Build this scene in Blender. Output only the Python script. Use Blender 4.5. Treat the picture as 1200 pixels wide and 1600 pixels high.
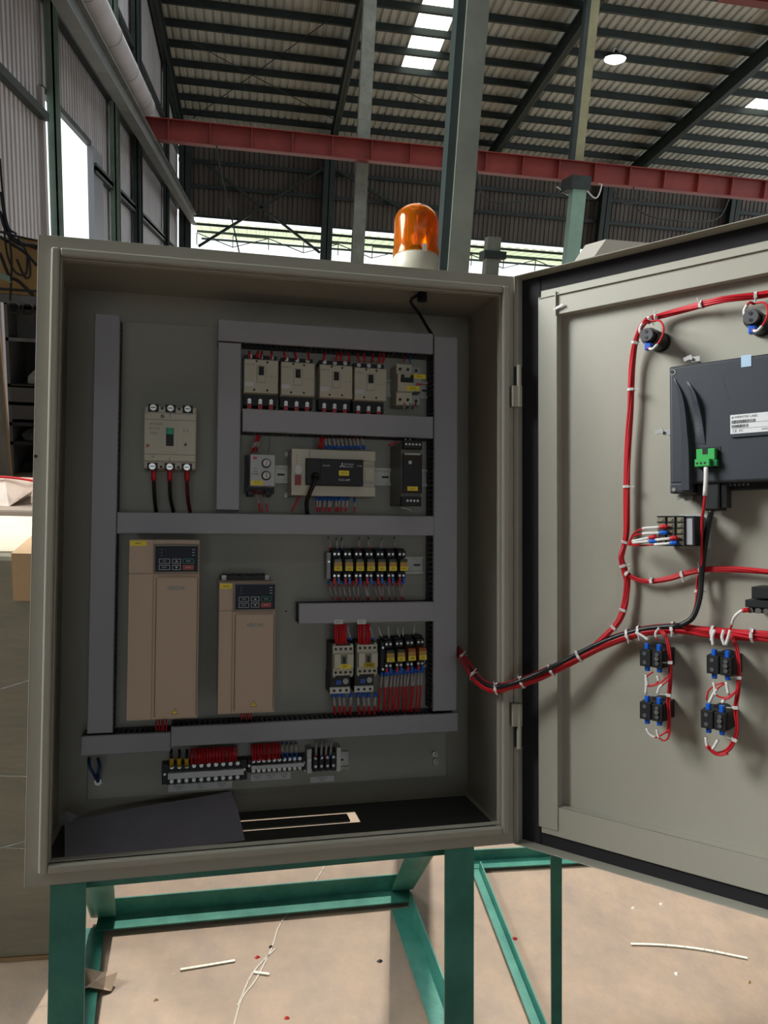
import bpy, math, random
from mathutils import Matrix, Vector
random.seed(7)
S = bpy.context.scene
for o in list(bpy.data.objects): bpy.data.objects.remove(o)
COL = S.collection
HC = 1.55                       # camera height above the floor
F = 1200.0
RC = Matrix(((0.97366,-0.22794,0.00585),(0.01348,0.03193,-0.9994),(0.22762,0.97315,0.03416)))   # cabinet axes seen from the camera
TC = Vector((-0.5435,0.56752,1.15963))
RB = Matrix(((0.98641,-0.15374,0.058),(0.0231,-0.21975,-0.97528),(0.16268,0.96337,-0.21321)))    # building axes seen from the camera
# ---------------------------------------------------------------- camera
cam_d = bpy.data.cameras.new('camera'); cam = bpy.data.objects.new('camera', cam_d); COL.objects.link(cam)
cam_d.sensor_fit = 'VERTICAL'; cam_d.sensor_height = 36; cam_d.lens = 36*F/1600; cam_d.clip_start = .02; cam_d.clip_end = 300
RBT = RB.transposed()
r_, u_, b_ = RBT@Vector((1,0,0)), RBT@Vector((0,-1,0)), RBT@Vector((0,0,-1))
cam.matrix_world = Matrix(((r_.x,u_.x,b_.x,0),(r_.y,u_.y,b_.y,0),(r_.z,u_.z,b_.z,HC),(0,0,0,1)))
S.camera = cam
# ---------------------------------------------------------------- world, sun, side daylight, added front fill
w = bpy.data.worlds.new('sky'); S.world = w; w.use_nodes = True
bg = w.node_tree.nodes['Background']; bg.inputs[0].default_value = (.93,.97,1,1); bg.inputs[1].default_value = 1.3
sd = bpy.data.lights.new('sun','SUN'); sd.energy = 2.6; sd.angle = math.radians(.8); sd.color = (1,.93,.84)
sun = bpy.data.objects.new('sun', sd); COL.objects.link(sun)
SUN_AZ, SUN_EL = .21, math.radians(65)
sv = Vector((SUN_AZ,1,0)).normalized()*math.cos(SUN_EL)+Vector((0,0,math.sin(SUN_EL)))
sun.rotation_euler = sv.to_track_quat('Z','Y').to_euler(); sun.location = (3,20,20)
ad = bpy.data.lights.new('side_daylight','AREA'); ad.shape='RECTANGLE'; ad.size=1.6; ad.size_y=1.5; ad.energy=175; ad.color=(.97,1,.98)
al = bpy.data.objects.new('side_daylight', ad); COL.objects.link(al)
al.location = (-2.85,1.9,3.2); al.rotation_euler = (Vector(al.location)-Vector((.8,.8,1.4))).to_track_quat('Z','Y').to_euler()
fd = bpy.data.lights.new('front_fill','AREA'); fd.shape='RECTANGLE'; fd.size=3.2; fd.size_y=2.3; fd.energy=12; fd.color=(.97,1,1)
fo = bpy.data.objects.new('front_fill', fd); COL.objects.link(fo)      # added fill light for the cabinet front, unseen behind the camera
fo.location = (.5,-6.85,3.0); fo.rotation_euler = (Vector((0,-1,.02))).to_track_quat('Z','Y').to_euler()
S.view_settings.view_transform='Standard'; S.view_settings.look='None'; S.view_settings.gamma=1; S.view_settings.use_curve_mapping=False
S.view_settings.exposure = 0.35
# ---------------------------------------------------------------- frames and measuring helpers
def M4(R, t): return Matrix.Translation(t)@R.to_4x4()
WC = Matrix.Translation((0,0,HC))@RBT.to_4x4()        # camera (x right, y down, z ahead) -> world
MC = WC@M4(RC,TC)                                     # cabinet frame: x right, y inwards, z up, origin at its front lower left corner
MD = MC@Matrix(((.603,.798,0,.7895),(-.798,.603,0,-.003),(0,0,1,0),(0,0,0,1)))   # door frame: x along the open door, y through it, z up
EYE = Vector((0,0,HC))
def ray(px,py): return RBT@Vector(((px-600)/F,(py-800)/F,1))
def hit(M,px,py,ax,val):
    I = M.inverted(); o = I@EYE; d = I.to_3x3()@ray(px,py); return o+d*((val-o[ax])/d[ax])
def cp(px,py,y): return hit(MC,px,py,1,y)
def dp(px,py,y): return hit(MD,px,py,1,y)
def wY(px,py,Y): return hit(Matrix(),px,py,1,Y)
def wX(px,py,X): return hit(Matrix(),px,py,0,X)
def wZ(px,py,Z=0): return hit(Matrix(),px,py,2,Z)
# ---------------------------------------------------------------- materials
MATS = {}
def mat(name, col, rough=.5, metal=0, noise=0, scale=20, bump=0, bscale=200, col2=None, emit=0, trans=0, ior=1.45, alpha=None, stretch=None, coat=0):
    if name in MATS: return MATS[name]
    m = bpy.data.materials.new(name); m.use_nodes = True; nt = m.node_tree; N = nt.nodes; L = nt.links
    p = N['Principled BSDF']; p.inputs['Base Color'].default_value = (*col,1); p.inputs['Roughness'].default_value = rough; p.inputs['Metallic'].default_value = metal
    p.inputs['IOR'].default_value = ior; p.inputs['Transmission Weight'].default_value = trans; p.inputs['Coat Weight'].default_value = coat
    tc = N.new('ShaderNodeTexCoord'); mp = N.new('ShaderNodeMapping'); L.new(tc.outputs['Object'], mp.inputs[0])
    if stretch: mp.inputs['Scale'].default_value = stretch
    if noise:
        n = N.new('ShaderNodeTexNoise'); n.inputs['Scale'].default_value = scale; n.inputs['Detail'].default_value = 6; n.inputs['Roughness'].default_value=.65
        L.new(mp.outputs[0], n.inputs[0]); r = N.new('ShaderNodeValToRGB'); L.new(n.outputs[0], r.inputs[0])
        c2 = col2 or tuple(c*(1-noise) for c in col)
        r.color_ramp.elements[0].position=.35; r.color_ramp.elements[1].position=.68
        r.color_ramp.elements[0].color = (*c2,1); r.color_ramp.elements[1].color = (*col,1); L.new(r.outputs[0], p.inputs['Base Color'])
    if bump:
        n = N.new('ShaderNodeTexNoise'); n.inputs['Scale'].default_value = bscale; n.inputs['Detail'].default_value = 3; L.new(mp.outputs[0], n.inputs[0])
        b = N.new('ShaderNodeBump'); b.inputs['Strength'].default_value = bump; b.inputs['Distance'].default_value=.002; L.new(n.outputs[0], b.inputs['Height']); L.new(b.outputs[0], p.inputs['Normal'])
    if emit: p.inputs['Emission Color'].default_value = (*col,1); p.inputs['Emission Strength'].default_value = emit
    MATS[name] = m; return m
PAINT = mat('pebble_grey_paint',(.40,.385,.32),.42,bump=.12,bscale=900,noise=.06,scale=3)
PLATE = mat('plate_paint',(.36,.36,.31),.5,bump=.1,bscale=900,noise=.06,scale=5)
DUCT = mat('duct_grey_plastic',(.38,.38,.41),.45,bump=.05,bscale=600)
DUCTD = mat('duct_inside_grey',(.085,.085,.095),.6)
BLACK = mat('black_plastic',(.012,.013,.015),.5)
FOAM = mat('black_foam',(.016,.015,.018),.85,bump=.3,bscale=400)
CREAM = mat('cream_plastic',(.60,.57,.46),.4,bump=.05,bscale=500)
CREAMD = mat('cream_plastic_line',(.20,.19,.155),.5)
TAN = mat('tan_plastic',(.54,.40,.30),.45,bump=.12,bscale=900)
TAND = mat('tan_plastic_seam',(.16,.11,.08),.6)
NAVY = mat('navy_keypad',(.02,.028,.045),.7)
WHITE = mat('white_plastic',(.7,.71,.68),.45)
INK = mat('white_ink',(.62,.66,.66),.5)
INKD = mat('dark_ink',(.03,.03,.035),.6)
TEAL = mat('teal_ink',(.05,.24,.24),.5)
GREENB = mat('green_button',(.03,.36,.22),.4)
REDB = mat('red_button',(.55,.06,.05),.4)
YEL = mat('yellow_label',(.90,.72,.05),.5)
AMBL = mat('amber_relay',(.55,.30,.06),.35)
SMOKE = mat('smoky_relay_window',(.06,.085,.06),.2)
REDW = mat('red_wire_insulation',(.55,.012,.022),.4)
BLKW = mat('black_wire_insulation',(.01,.01,.012),.4)
BLUW = mat('blue_insulation',(.02,.09,.45),.4)
BLUD = mat('blue_ferrule',(.01,.12,.62),.35)
SLEEVE = mat('white_marker_sleeve',(.72,.70,.68),.5)
SLEEVDIM = mat('dimmed_marker_sleeve',(.42,.38,.38),.6)  # white sleeves inside the cabinet, its dimness mixed into their colour
YLUG = mat('yellow_lug_sleeve',(.75,.45,.03),.45)
STEEL = mat('zinc_steel',(.50,.50,.46),.5,metal=.7,noise=.25,scale=30)
SCREW = mat('bright_screw',(.62,.62,.60),.32,metal=1)
HMI = mat('hmi_charcoal',(.042,.047,.058),.42,bump=.1,bscale=1200)
GRN = mat('green_terminal',(.05,.42,.10),.4)
PAPER = mat('white_label_paper',(.72,.73,.74),.6)
SHEET = mat('violet_grey_sheet',(.33,.32,.39),.6,noise=.15,scale=8)
CLEAR = mat('clear_film',(.75,.78,.8),.25,trans=.6)
TEALP = mat('green_frame_paint',(.07,.28,.215),.36,noise=.35,scale=9,col2=(.03,.17,.135),bump=.2,bscale=120)
FILM = mat('light_blue_tape',(.45,.62,.8),.4)
# ---------------------------------------------------------------- mesh helpers
class MB:
    def __init__(s): s.v=[]; s.f=[]; s.m=[]; s.mats=[]; s.sm=[]
    def mi(s,m):
        if m not in s.mats: s.mats.append(m)
        return s.mats.index(m)
    def add(s,vs,fs,m,sm=False):
        b=len(s.v); s.v+= [tuple(v) for v in vs]; k=s.mi(m)
        for f in fs: s.f.append([b+i for i in f]); s.m.append(k); s.sm.append(sm)
        return s
    def box(s,x0,x1,y0,y1,z0,z1,m):
        if x0>x1:x0,x1=x1,x0
        if y0>y1:y0,y1=y1,y0
        if z0>z1:z0,z1=z1,z0
        return s.add([(x0,y0,z0),(x1,y0,z0),(x1,y1,z0),(x0,y1,z0),(x0,y0,z1),(x1,y0,z1),(x1,y1,z1),(x0,y1,z1)],
                [(0,3,2,1),(4,5,6,7),(0,1,5,4),(1,2,6,5),(2,3,7,6),(3,0,4,7)],m)
    def bev(s,x0,x1,y0,y1,z0,z1,m,c=.002):
        """box whose front (y0) edges are chamfered"""
        return s.add([(x0,y0+c,z0),(x1,y0+c,z0),(x1,y1,z0),(x0,y1,z0),(x0,y0+c,z1),(x1,y0+c,z1),(x1,y1,z1),(x0,y1,z1),
                      (x0+c,y0,z0+c),(x1-c,y0,z0+c),(x1-c,y0,z1-c),(x0+c,y0,z1-c)],
            [(0,3,2,1),(4,5,6,7),(1,2,6,5),(2,3,7,6),(3,0,4,7),(8,9,10,11),(0,1,9,8),(1,5,10,9),(5,4,11,10),(4,0,8,11)],m)
    def obox(s,c,ax,ay,az,m):
        c=Vector(c);ax,ay,az=Vector(ax),Vector(ay),Vector(az)
        vs=[c+ax*i+ay*j+az*k for k in(-1,1) for j in(-1,1) for i in(-1,1)]
        return s.add(vs,[(0,2,3,1),(4,5,7,6),(0,1,5,4),(1,3,7,5),(3,2,6,7),(2,0,4,6)],m)
    def beam(s,a,b,w,h,m,up=(0,0,1)):
        a,b=Vector(a),Vector(b); d=(b-a); L=d.length/2; d.normalize(); u=Vector(up); sd=d.cross(u).normalized(); u=sd.cross(d)
        return s.obox((a+b)/2,d*L,sd*w/2,u*h/2,m)
    def angle(s,a,b,w,t,m,n1,n2):
        """L-profile from a to b; legs of width w along n1 and n2"""
        a,b=Vector(a),Vector(b); n1,n2=Vector(n1).normalized(),Vector(n2).normalized(); d=(b-a)/2; c=(a+b)/2
        s.obox(c+n1*w/2+n2*t/2,d,n1*w/2,n2*t/2,m); return s.obox(c+n2*(w/2+t/2)+n1*t/2,d,n2*(w/2-t/2),n1*t/2,m)
    def cyl(s,a,b,r,m,n=12,r2=None,cap=True):
        a,b=Vector(a),Vector(b); r2=r if r2 is None else r2; d=(b-a).normalized()
        u=d.orthogonal().normalized(); v=d.cross(u)
        vs=[a+(u*math.cos(t)+v*math.sin(t))*r for t in[2*math.pi*i/n for i in range(n)]]+[b+(u*math.cos(t)+v*math.sin(t))*r2 for t in[2*math.pi*i/n for i in range(n)]]
        s.add(vs,[(i,(i+1)%n,n+(i+1)%n,n+i) for i in range(n)],m,n>8)
        if cap: s.add(vs,[tuple(range(n))[::-1],tuple(range(n,2*n))],m)
        return s
    def tube(s,pts,r,m,n=6):
        P=[Vector(p) for p in pts]; vs=[]; u=None
        for i,p in enumerate(P):
            d=(P[min(i+1,len(P)-1)]-P[max(i-1,0)])
            if d.length<1e-9: d=Vector((0,0,1))
            d.normalize(); u=d.orthogonal().normalized() if u is None else (u-d*u.dot(d)).normalized(); v=d.cross(u)
            vs+=[p+(u*math.cos(2*math.pi*k/n)+v*math.sin(2*math.pi*k/n))*r for k in range(n)]
        fs=[(i*n+k,i*n+(k+1)%n,(i+1)*n+(k+1)%n,(i+1)*n+k) for i in range(len(P)-1) for k in range(n)]
        fs+=[tuple(range(n))[::-1],tuple(range((len(P)-1)*n,len(P)*n))]
        return s.add(vs,fs,m,True)
    def prism(s,poly,ax,a,b,m):
        """polygon (2D, in the two other axes, order x,z / y,z / x,y) extruded along axis ax from a to b"""
        def P(q,t): return {0:(t,q[0],q[1]),1:(q[0],t,q[1]),2:(q[0],q[1],t)}[ax]
        n=len(poly); vs=[P(q,a) for q in poly]+[P(q,b) for q in poly]
        return s.add(vs,[(i,(i+1)%n,n+(i+1)%n,n+i) for i in range(n)]+[tuple(range(n))[::-1],tuple(range(n,2*n))],m)
    def lathe(s,prof,m,c=(0,0,0),n=32):
        vs=[(c[0]+r*math.cos(2*math.pi*k/n),c[1]+r*math.sin(2*math.pi*k/n),c[2]+z) for r,z in prof for k in range(n)]
        return s.add(vs,[(i*n+k,i*n+(k+1)%n,(i+1)*n+(k+1)%n,(i+1)*n+k) for i in range(len(prof)-1) for k in range(n)],m,True)
    def build(s,name,parent=None,bevel=0,kind=None,label=None,mw=None):
        me=bpy.data.meshes.new(name); me.from_pydata(s.v,[],s.f)
        for m in s.mats: me.materials.append(m)
        for p,k,sm in zip(me.polygons,s.m,s.sm): p.material_index=k; p.use_smooth=sm
        me.update(); o=bpy.data.objects.new(name,me); COL.objects.link(o)
        if parent: o.parent=parent
        elif mw is not None: o.matrix_world=mw
        if bevel:
            b=o.modifiers.new('bevel','BEVEL'); b.width=bevel; b.segments=2; b.limit_method='ANGLE'; b.angle_limit=.6
        if kind: o['kind']=kind
        if label: o['label']=label
        return o
def tag(o,label,cat,group=None,kind=None):
    o['label']=label; o['category']=cat
    if group: o['group']=group
    if kind: o['kind']=kind
    return o
def thing(name,label,cat,M,pos=(0,0,0),group=None):
    o=bpy.data.objects.new(name,None); o.empty_display_size=.02; COL.objects.link(o); o.matrix_world=M@Matrix.Translation(pos)
    return tag(o,label,cat,group)
def dup(root,M,pos,label,group=None):
    r=root.copy(); COL.objects.link(r); r.matrix_world=M@Matrix.Translation(pos); r['label']=label
    if group: r['group']=group
    for ch in list(root.children):
        c=ch.copy(); COL.objects.link(c); c.parent=r
        for g in ch.children:
            d=g.copy(); COL.objects.link(d); d.parent=c
    return r
def text(name,s,size,parent,pos,m,align='CENTER',depth=.0002,sx=1.0):
    """flat lettering facing -y of the parent's frame"""
    c=bpy.data.curves.new('lettering','FONT'); c.body=s; c.size=size; c.align_x=align; c.align_y='CENTER'; c.resolution_u=2
    t=bpy.data.objects.new('tmp',c); COL.objects.link(t)
    me=bpy.data.meshes.new_from_object(t.evaluated_get(bpy.context.evaluated_depsgraph_get())); bpy.data.objects.remove(t)
    for v in me.vertices: x,y,z=v.co; v.co=(pos[0]+x*sx,pos[1],pos[2]+y)
    me.materials.clear(); me.materials.append(m); o=bpy.data.objects.new(name,me); COL.objects.link(o); o.parent=parent
    return o
def cr(pts,k=6):
    """Catmull-Rom through the points"""
    P=[Vector(p) for p in pts]; P=[P[0]*2-P[1]]+P+[P[-1]*2-P[-2]]; out=[]
    for i in range(1,len(P)-2):
        a,b,c,d=P[i-1:i+3]
        for j in range(k):
            t=j/k; out.append(.5*((2*b)+(c-a)*t+(2*a-5*b+4*c-d)*t*t+(3*b-a-3*c+d)*t**3))
    out.append(P[-2]); return out
def structure(o): o['kind']='structure'; return o
#@@SETTING
# ================================================================ the factory hall
CONC = bpy.data.materials.new('worn_concrete'); CONC.use_nodes=True
def _conc():
    nt=CONC.node_tree;N=nt.nodes;L=nt.links;p=N['Principled BSDF'];tc=N.new('ShaderNodeTexCoord')
    def noise(s,d=8,r=.6):
        n=N.new('ShaderNodeTexNoise');n.inputs['Scale'].default_value=s;n.inputs['Detail'].default_value=d;n.inputs['Roughness'].default_value=r;L.new(tc.outputs['Object'],n.inputs[0]);return n
    def ramp(n,a,b,ca,cb):
        r=N.new('ShaderNodeValToRGB');L.new(n.outputs[0],r.inputs[0]);e=r.color_ramp.elements;e[0].position=a;e[1].position=b;e[0].color=(*ca,1);e[1].color=(*cb,1);return r
    def mix(f,a,b,t='MIX'):
        m=N.new('ShaderNodeMix');m.data_type='RGBA';m.blend_type=t
        if isinstance(f,float):m.inputs[0].default_value=f
        else:L.new(f,m.inputs[0])
        L.new(a,m.inputs[6]);L.new(b,m.inputs[7]);return m.outputs[2]
    a=ramp(noise(3.2),.35,.7,(.27,.20,.15),(.42,.31,.225)); b=ramp(noise(9,10,.7),.3,.75,(.21,.175,.15),(.46,.33,.215))
    c=mix(.5,a.outputs[0],b.outputs[0]); sp=ramp(noise(60,4,.7),.66,.74,(0,0,0),(1,1,1)); lt=N.new('ShaderNodeRGB');lt.outputs[0].default_value=(.58,.52,.44,1)
    f=N.new('ShaderNodeMath');f.operation='MULTIPLY';f.inputs[1].default_value=.35;L.new(sp.outputs[0],f.inputs[0]);c=mix(f.outputs[0],c,lt.outputs[0])
    L.new(c,p.inputs['Base Color']);p.inputs['Roughness'].default_value=.6
    bm=N.new('ShaderNodeBump');bm.inputs['Strength'].default_value=.25;bm.inputs['Distance'].default_value=.01;L.new(noise(45,6).outputs[0],bm.inputs['Height']);L.new(bm.outputs[0],p.inputs['Normal'])
_conc()
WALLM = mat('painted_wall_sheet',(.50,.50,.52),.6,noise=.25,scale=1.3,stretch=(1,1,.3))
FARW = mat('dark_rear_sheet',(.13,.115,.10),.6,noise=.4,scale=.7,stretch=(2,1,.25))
ROOFM = mat('galvanised_roof_sheet',(.58,.60,.53),.55,noise=.3,scale=.8,stretch=(2,.3,1))
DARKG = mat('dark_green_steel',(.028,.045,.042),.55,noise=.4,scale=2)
MINT = mat('faded_mint_steel',(.20,.30,.25),.5,noise=.3,scale=2.5)
REDP = mat('red_oxide_paint',(.27,.040,.032),.55,noise=.3,scale=1.2,col2=(.19,.03,.026))
XL = -2.98; WX = XL-.45; YF = 34.0; SL = -.21663
ZE = 8.05+HC                     # eave height at the rear wall
def roofz(Y): return ZE+SL*(Y-YF)
def rp(px,py):
    d=ray(px,py); k=(ZE-SL*YF-HC)/(d.z-SL*d.y); return EYE+d*k
XR = 26.0
floor = structure(MB().box(-6,XR,-7,60,-.2,0,CONC).build('floor'))
def corr(mb,axis,a0,a1,b0,b1,at,pitch,dep,m,zf=None,th=.002):
    """corrugated sheet: trapezoid ribs along b, stepping along a"""
    n=max(1,int(round((a1-a0)/pitch))); pitch=(a1-a0)/n; prof=[]
    for i in range(n):
        x=a0+i*pitch; prof+=[(x,0),(x+pitch*.55,0),(x+pitch*.65,dep),(x+pitch*.9,dep)]
    prof.append((a1,0)); vs=[]
    for a,d in prof:
        for b in (b0,b1):
            if axis=='x': vs.append((a,at+d,b))           # wall in the x-z plane
            elif axis=='y': vs.append((at-d,a,b))         # wall in the y-z plane
            else: vs.append((a,b,zf(b)+d))                # roof
    mb.add(vs,[(2*i,2*i+1,2*i+3,2*i+2) for i in range(len(prof)-1)],m)
    return mb
# ---- ceiling
sky1=[rp(640,113).x,rp(690,117).x]; 
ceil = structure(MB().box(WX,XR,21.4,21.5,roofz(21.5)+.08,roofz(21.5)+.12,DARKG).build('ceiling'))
purY=[]; y=33.05
while y>21.4: purY.append(y); y-=1.085
SKYM = bpy.data.materials.new('backlit_skylight'); SKYM.use_nodes=True
_p=SKYM.node_tree.nodes['Principled BSDF']; _p.inputs['Base Color'].default_value=(.8,.8,.72,1); _p.inputs['Emission Color'].default_value=(1,.98,.88,1); _p.inputs['Emission Strength'].default_value=2.2
skA=(rp(665,70).x-.5,rp(665,70).x+.58); skB=skA[0]+1.08*round((rp(1172,165).x-skA[0])/1.08); skB=(skB,skB+1.08)
x=XL; i=0
e0=skA[0]
while e0-1.08>WX-.4: e0-=1.08
edges=[e0-1.08]
while edges[-1]<XR: edges.append(edges[-1]+1.08)
def sheetrange(x0,x1,y0,y1):
    if x1-x0>.05: corr_o=corr(MB(),'r',x0,x1,y0,y1,0,.27,.05,ROOFM,zf=lambda Y:roofz(Y)+.14).build('roof_sheet',ceil)
yskA=(21.4,rp(665,116).y); yskB=(rp(1190,150).y,rp(1190,178).y)
for a,b in zip(edges[:-1],edges[1:]):
    cuts=[(a,b)]
    for (s0,s1),(q0,q1) in ((skA,yskA),(skB,yskB)):
        new=[]
        for c0,c1 in cuts:
            if s1<=c0 or s0>=c1: new.append((c0,c1)); continue
            if s0>c0: new.append((c0,s0))
            if s1<c1: new.append((s1,c1))
            m0,m1=max(c0,s0),min(c1,s1)
            if q1<YF: sheetrange(m0,m1,q1,YF+.3)
            if q0>21.5: sheetrange(m0,m1,21.4,q0)
        cuts=new
    for c0,c1 in cuts: sheetrange(c0,c1,21.4,YF+.3)
for (s0,s1),(q0,q1) in ((skA,yskA),(skB,yskB)):
    ys=[q0]+[y for y in reversed(purY) if q0+.2<y<q1-.2]+[q1]
    for a,b in zip(ys[:-1],ys[1:]):
        v=[(s0,a,roofz(a)+.16),(s1,a,roofz(a)+.16),(s1,b,roofz(b)+.16),(s0,b,roofz(b)+.16)]
        v+=[(p[0],p[1],p[2]+.02) for p in v]
        MB().add(v,[(0,3,2,1),(4,5,6,7),(0,1,5,4),(1,2,6,5),(2,3,7,6),(3,0,4,7)],SKYM).build('skylight_panel',ceil)
for y in purY:
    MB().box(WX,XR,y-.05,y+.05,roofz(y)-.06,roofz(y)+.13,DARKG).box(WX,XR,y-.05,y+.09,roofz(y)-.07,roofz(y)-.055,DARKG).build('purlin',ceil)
def rafter(px,py,w=.22,h=.55):
    x=rp(px,py).x; mb=MB()
    for (dz0,dz1,ww) in ((-h,-h+.03,w),(-.03,0,w),(-h,0,.03)):
        vs=[(x+sx*ww/2,Y,roofz(Y)+dz-.06) for Y in (21.4,YF) for dz in (dz0,dz1) for sx in (-1,1)]
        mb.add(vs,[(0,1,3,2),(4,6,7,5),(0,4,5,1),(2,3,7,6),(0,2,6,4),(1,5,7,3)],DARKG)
    mb.build('rafter',ceil)
for a in ((262,80),(541,107),(841,120),(1098,157)): rafter(*a)
# sag rods (thin diagonal bracing under the sheets)
for (a,b) in (((300,60),(520,180)),((520,20),(300,180)),((620,130),(760,200))):
    p,q=rp(*a),rp(*b); MB().cyl(p-Vector((0,0,.12)),q-Vector((0,0,.12)),.016,DARKG,5).build('bracing_rod',ceil)
# near roof bay over the cabinet, leaving the open bay the sun comes through
for k in range(19):
    a=XL-.5+k*1.5
    for (y0_,y1_) in (((-7,14.0),) if (a<-1.8 or a>5.5) else ((-7,8.3),(11.6,14.0))):
        MB().box(a,a+1.49,y0_,y1_,roofz(8.3)+.1,roofz(8.3)+.16,ROOFM).build('roof_sheet',ceil)
# ---- rear wall
zb=lambda X: HC+4.73
wb = structure(MB().box(WX,XR,YF-.02,YF+.08,HC+4.62,HC+4.70,DARKG).build('wall_rear'))
a=WX
while a<XR:
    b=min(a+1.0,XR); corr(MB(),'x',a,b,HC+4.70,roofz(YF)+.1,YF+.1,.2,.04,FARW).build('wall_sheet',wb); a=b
for (p1,p2) in (((295,287),(1062,361)),((340,252),(1062,327))):
    z=(wY(*p1,YF).z+wY(*p2,YF).z)/2; MB().box(WX,XR,YF-.12,YF,z-.07,z+.07,DARKG).build('girt',wb)
def colw(px,py,w=.45,d=.4,Y=YF-.3,z1=None,m=DARKG):
    x=wY(px,py,Y).x; mb=MB(); z1=z1 or roofz(Y)
    mb.box(x-w/2,x+w/2,Y-d/2,Y-d/2+.03,0,z1,m).box(x-w/2,x+w/2,Y+d/2-.03,Y+d/2,0,z1,m).box(x-.02,x+.02,Y-d/2,Y+d/2,0,z1,m); return mb
for a in ((289,360),(513,300),(944,330),(1145,330)): colw(*a).build('wall_column',wb)
for (a,b) in (((515,258),(310,385)),((320,255),(500,395)),((520,262),(700,370))):
    p,q=wY(*a,YF-.3),wY(*b,YF-.3); MB().beam(p,q,.1,.14,DARKG,up=(0,1,0)).build('cross_brace',wb)
# ---- left wall with its tall opening
OY0,OY1,OZ=13.74,17.26,HC+3.51
wl = structure(MB().box(WX-.10,WX-.0,OY0,OY1,OZ,OZ+.1,DARKG).build('wall_left'))
def lw(y0,y1,z0,z1,m=None):
    a=y0
    while a<y1-.01:
        b=min(a+1.0,y1); corr(MB(),'y',a,b,z0,z1,WX-.05,.2,.035,m or WALLM).build('wall_sheet',wl); a=b
lw(3.6,OY0,0,roofz(14)); lw(OY0,OY1,OZ,roofz(14)); lw(OY1,YF,0,roofz(14))
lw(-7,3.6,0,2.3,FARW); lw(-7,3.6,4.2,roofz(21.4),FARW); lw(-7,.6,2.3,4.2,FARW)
for (p1) in ((30,145),(210,330),(160,70),(235,140),(110,60)):
    z=wX(*p1,WX).z; MB().box(WX-.03,WX+.09,3.6 if z>OZ else OY1,YF,z-.07,z+.07,DARKG).build('girt',wl)
z=wX(30,145,WX).z; MB().box(WX-.03,WX+.09,3.6,OY0-.05,z-.06,z+.06,DARKG).build('girt',wl)
for px,py,w,m in ((89,200,.10,MINT),(184,330,.24,MINT),(218,300,.5,DARKG),(262,370,.3,DARKG),(180,50,.25,DARKG)):
    Y=wX(px,py,WX+.15).y; MB().box(WX+.02,WX+.2,Y-w/2,Y-w/2+.02,0,roofz(22),m).box(WX+.02,WX+.2,Y+w/2-.02,Y+w/2,0,roofz(22),m).box(WX+.12,WX+.15,Y-w/2,Y+w/2,0,roofz(22),m).build('wall_column',wl)
MB().box(WX-.08,WX+.02,OY0-.14,OY0,0,OZ+.05,WALLM).build('jamb',wl)
MB().box(WX-.08,WX+.04,OY1-.05,OY1+.9,0,OZ,mat('slate_door_panel',(.17,.18,.20),.5)).build('sliding_door',wl)
structure(MB().box(-6,-1.2,-7.1,-7,0,roofz(14),FARW).box(2.2,XR,-7.1,-7,0,roofz(14),FARW).box(-1.2,2.2,-7.1,-7,4.2,roofz(14),FARW).box(-1.2,2.2,-7.1,-7,0,1.8,FARW).build('wall_front'))  # unseen wall; its opening is added to let fill light in
structure(MB().box(11,11.1,-7,14,0,roofz(14),FARW).build('wall_right'))
RAILM = mat('grey_green_rail',(.15,.17,.165),.55,noise=.3,scale=2)
# ---- crane rail and duct along the left wall
t=thing('crane_rail_beam','grey crane rail girder running along the left wall above the bright opening','beam',Matrix(),(XL+.17,15,HC+4.4))
def L(*p): return (p[0]-(XL+.17),p[1]-15,p[2]-(HC+4.4))
mb=MB(); zr=4.43+HC-(HC+4.4)
mb.box(-.11,.11,-12,18.6,zr-.15,zr-.12,RAILM).box(-.11,.11,-12,18.6,zr+.2,zr+.23,RAILM).box(-.02,.02,-12,18.6,zr-.12,zr+.2,RAILM); mb.build('girder',t)
MB().box(-.04,.04,-12,19,zr+.23,zr+.32,DARKG).build('rail',t)
o=MB(); o.cyl((-.13,-12,.95),(-.13,6.2,.95),.24,WALLM,16)
p=thing('air_duct','round grey air duct running above the crane rail girder on the left wall','duct',Matrix(),(XL+.17,15,HC+4.4)); o.build('duct_tube',p)
for k in range(9): MB().cyl((-.13,-12+2*k+1.5,.95),(-.13,-12+2*k+1.56,.95),.25,WALLM,16).build('duct_band',p)
# ---- red crane girder
BX0=XL-.26; YB=22.0; ZB0=HC+4.77; ZB1=HC+5.26
t=thing('crane_girder','long red painted steel crane girder crossing the hall under the roof','beam',Matrix(),(BX0,YB,ZB0))
MB().box(0,XR-BX0,-.02,.02,0,ZB1-ZB0,REDP).build('web',t)
MB().box(0,XR-BX0,-.17,.17,-.02,0,REDP).build('bottom_flange',t)
MB().box(0,XR-BX0,-.17,.17,ZB1-ZB0,ZB1-ZB0+.02,REDP).build('top_flange',t)
xs=wY(757,260,YB).x-BX0; st=(wY(1035,280,YB).x-wY(757,260,YB).x)/5; xs-=int(xs/st)*st
k0=None
me=MB().box(-.01,.01,-.15,-.02,0,ZB1-ZB0,REDP).build('stiffener',t); me.location=(xs,0,0); q=xs+st
while q<XR-BX0:
    c=me.copy(); COL.objects.link(c); c.parent=t; c.location=(q,0,0); q+=st
p=wY(1150,0,13); t=thing('red_roof_girder','short red girder end at the upper right corner of the picture','beam',Matrix(),p)
MB().box(-.25,5,-.02,.02,0,.4,REDP).box(-.25,5,-.12,.12,-.02,0,REDP).build('web',t)
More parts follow.
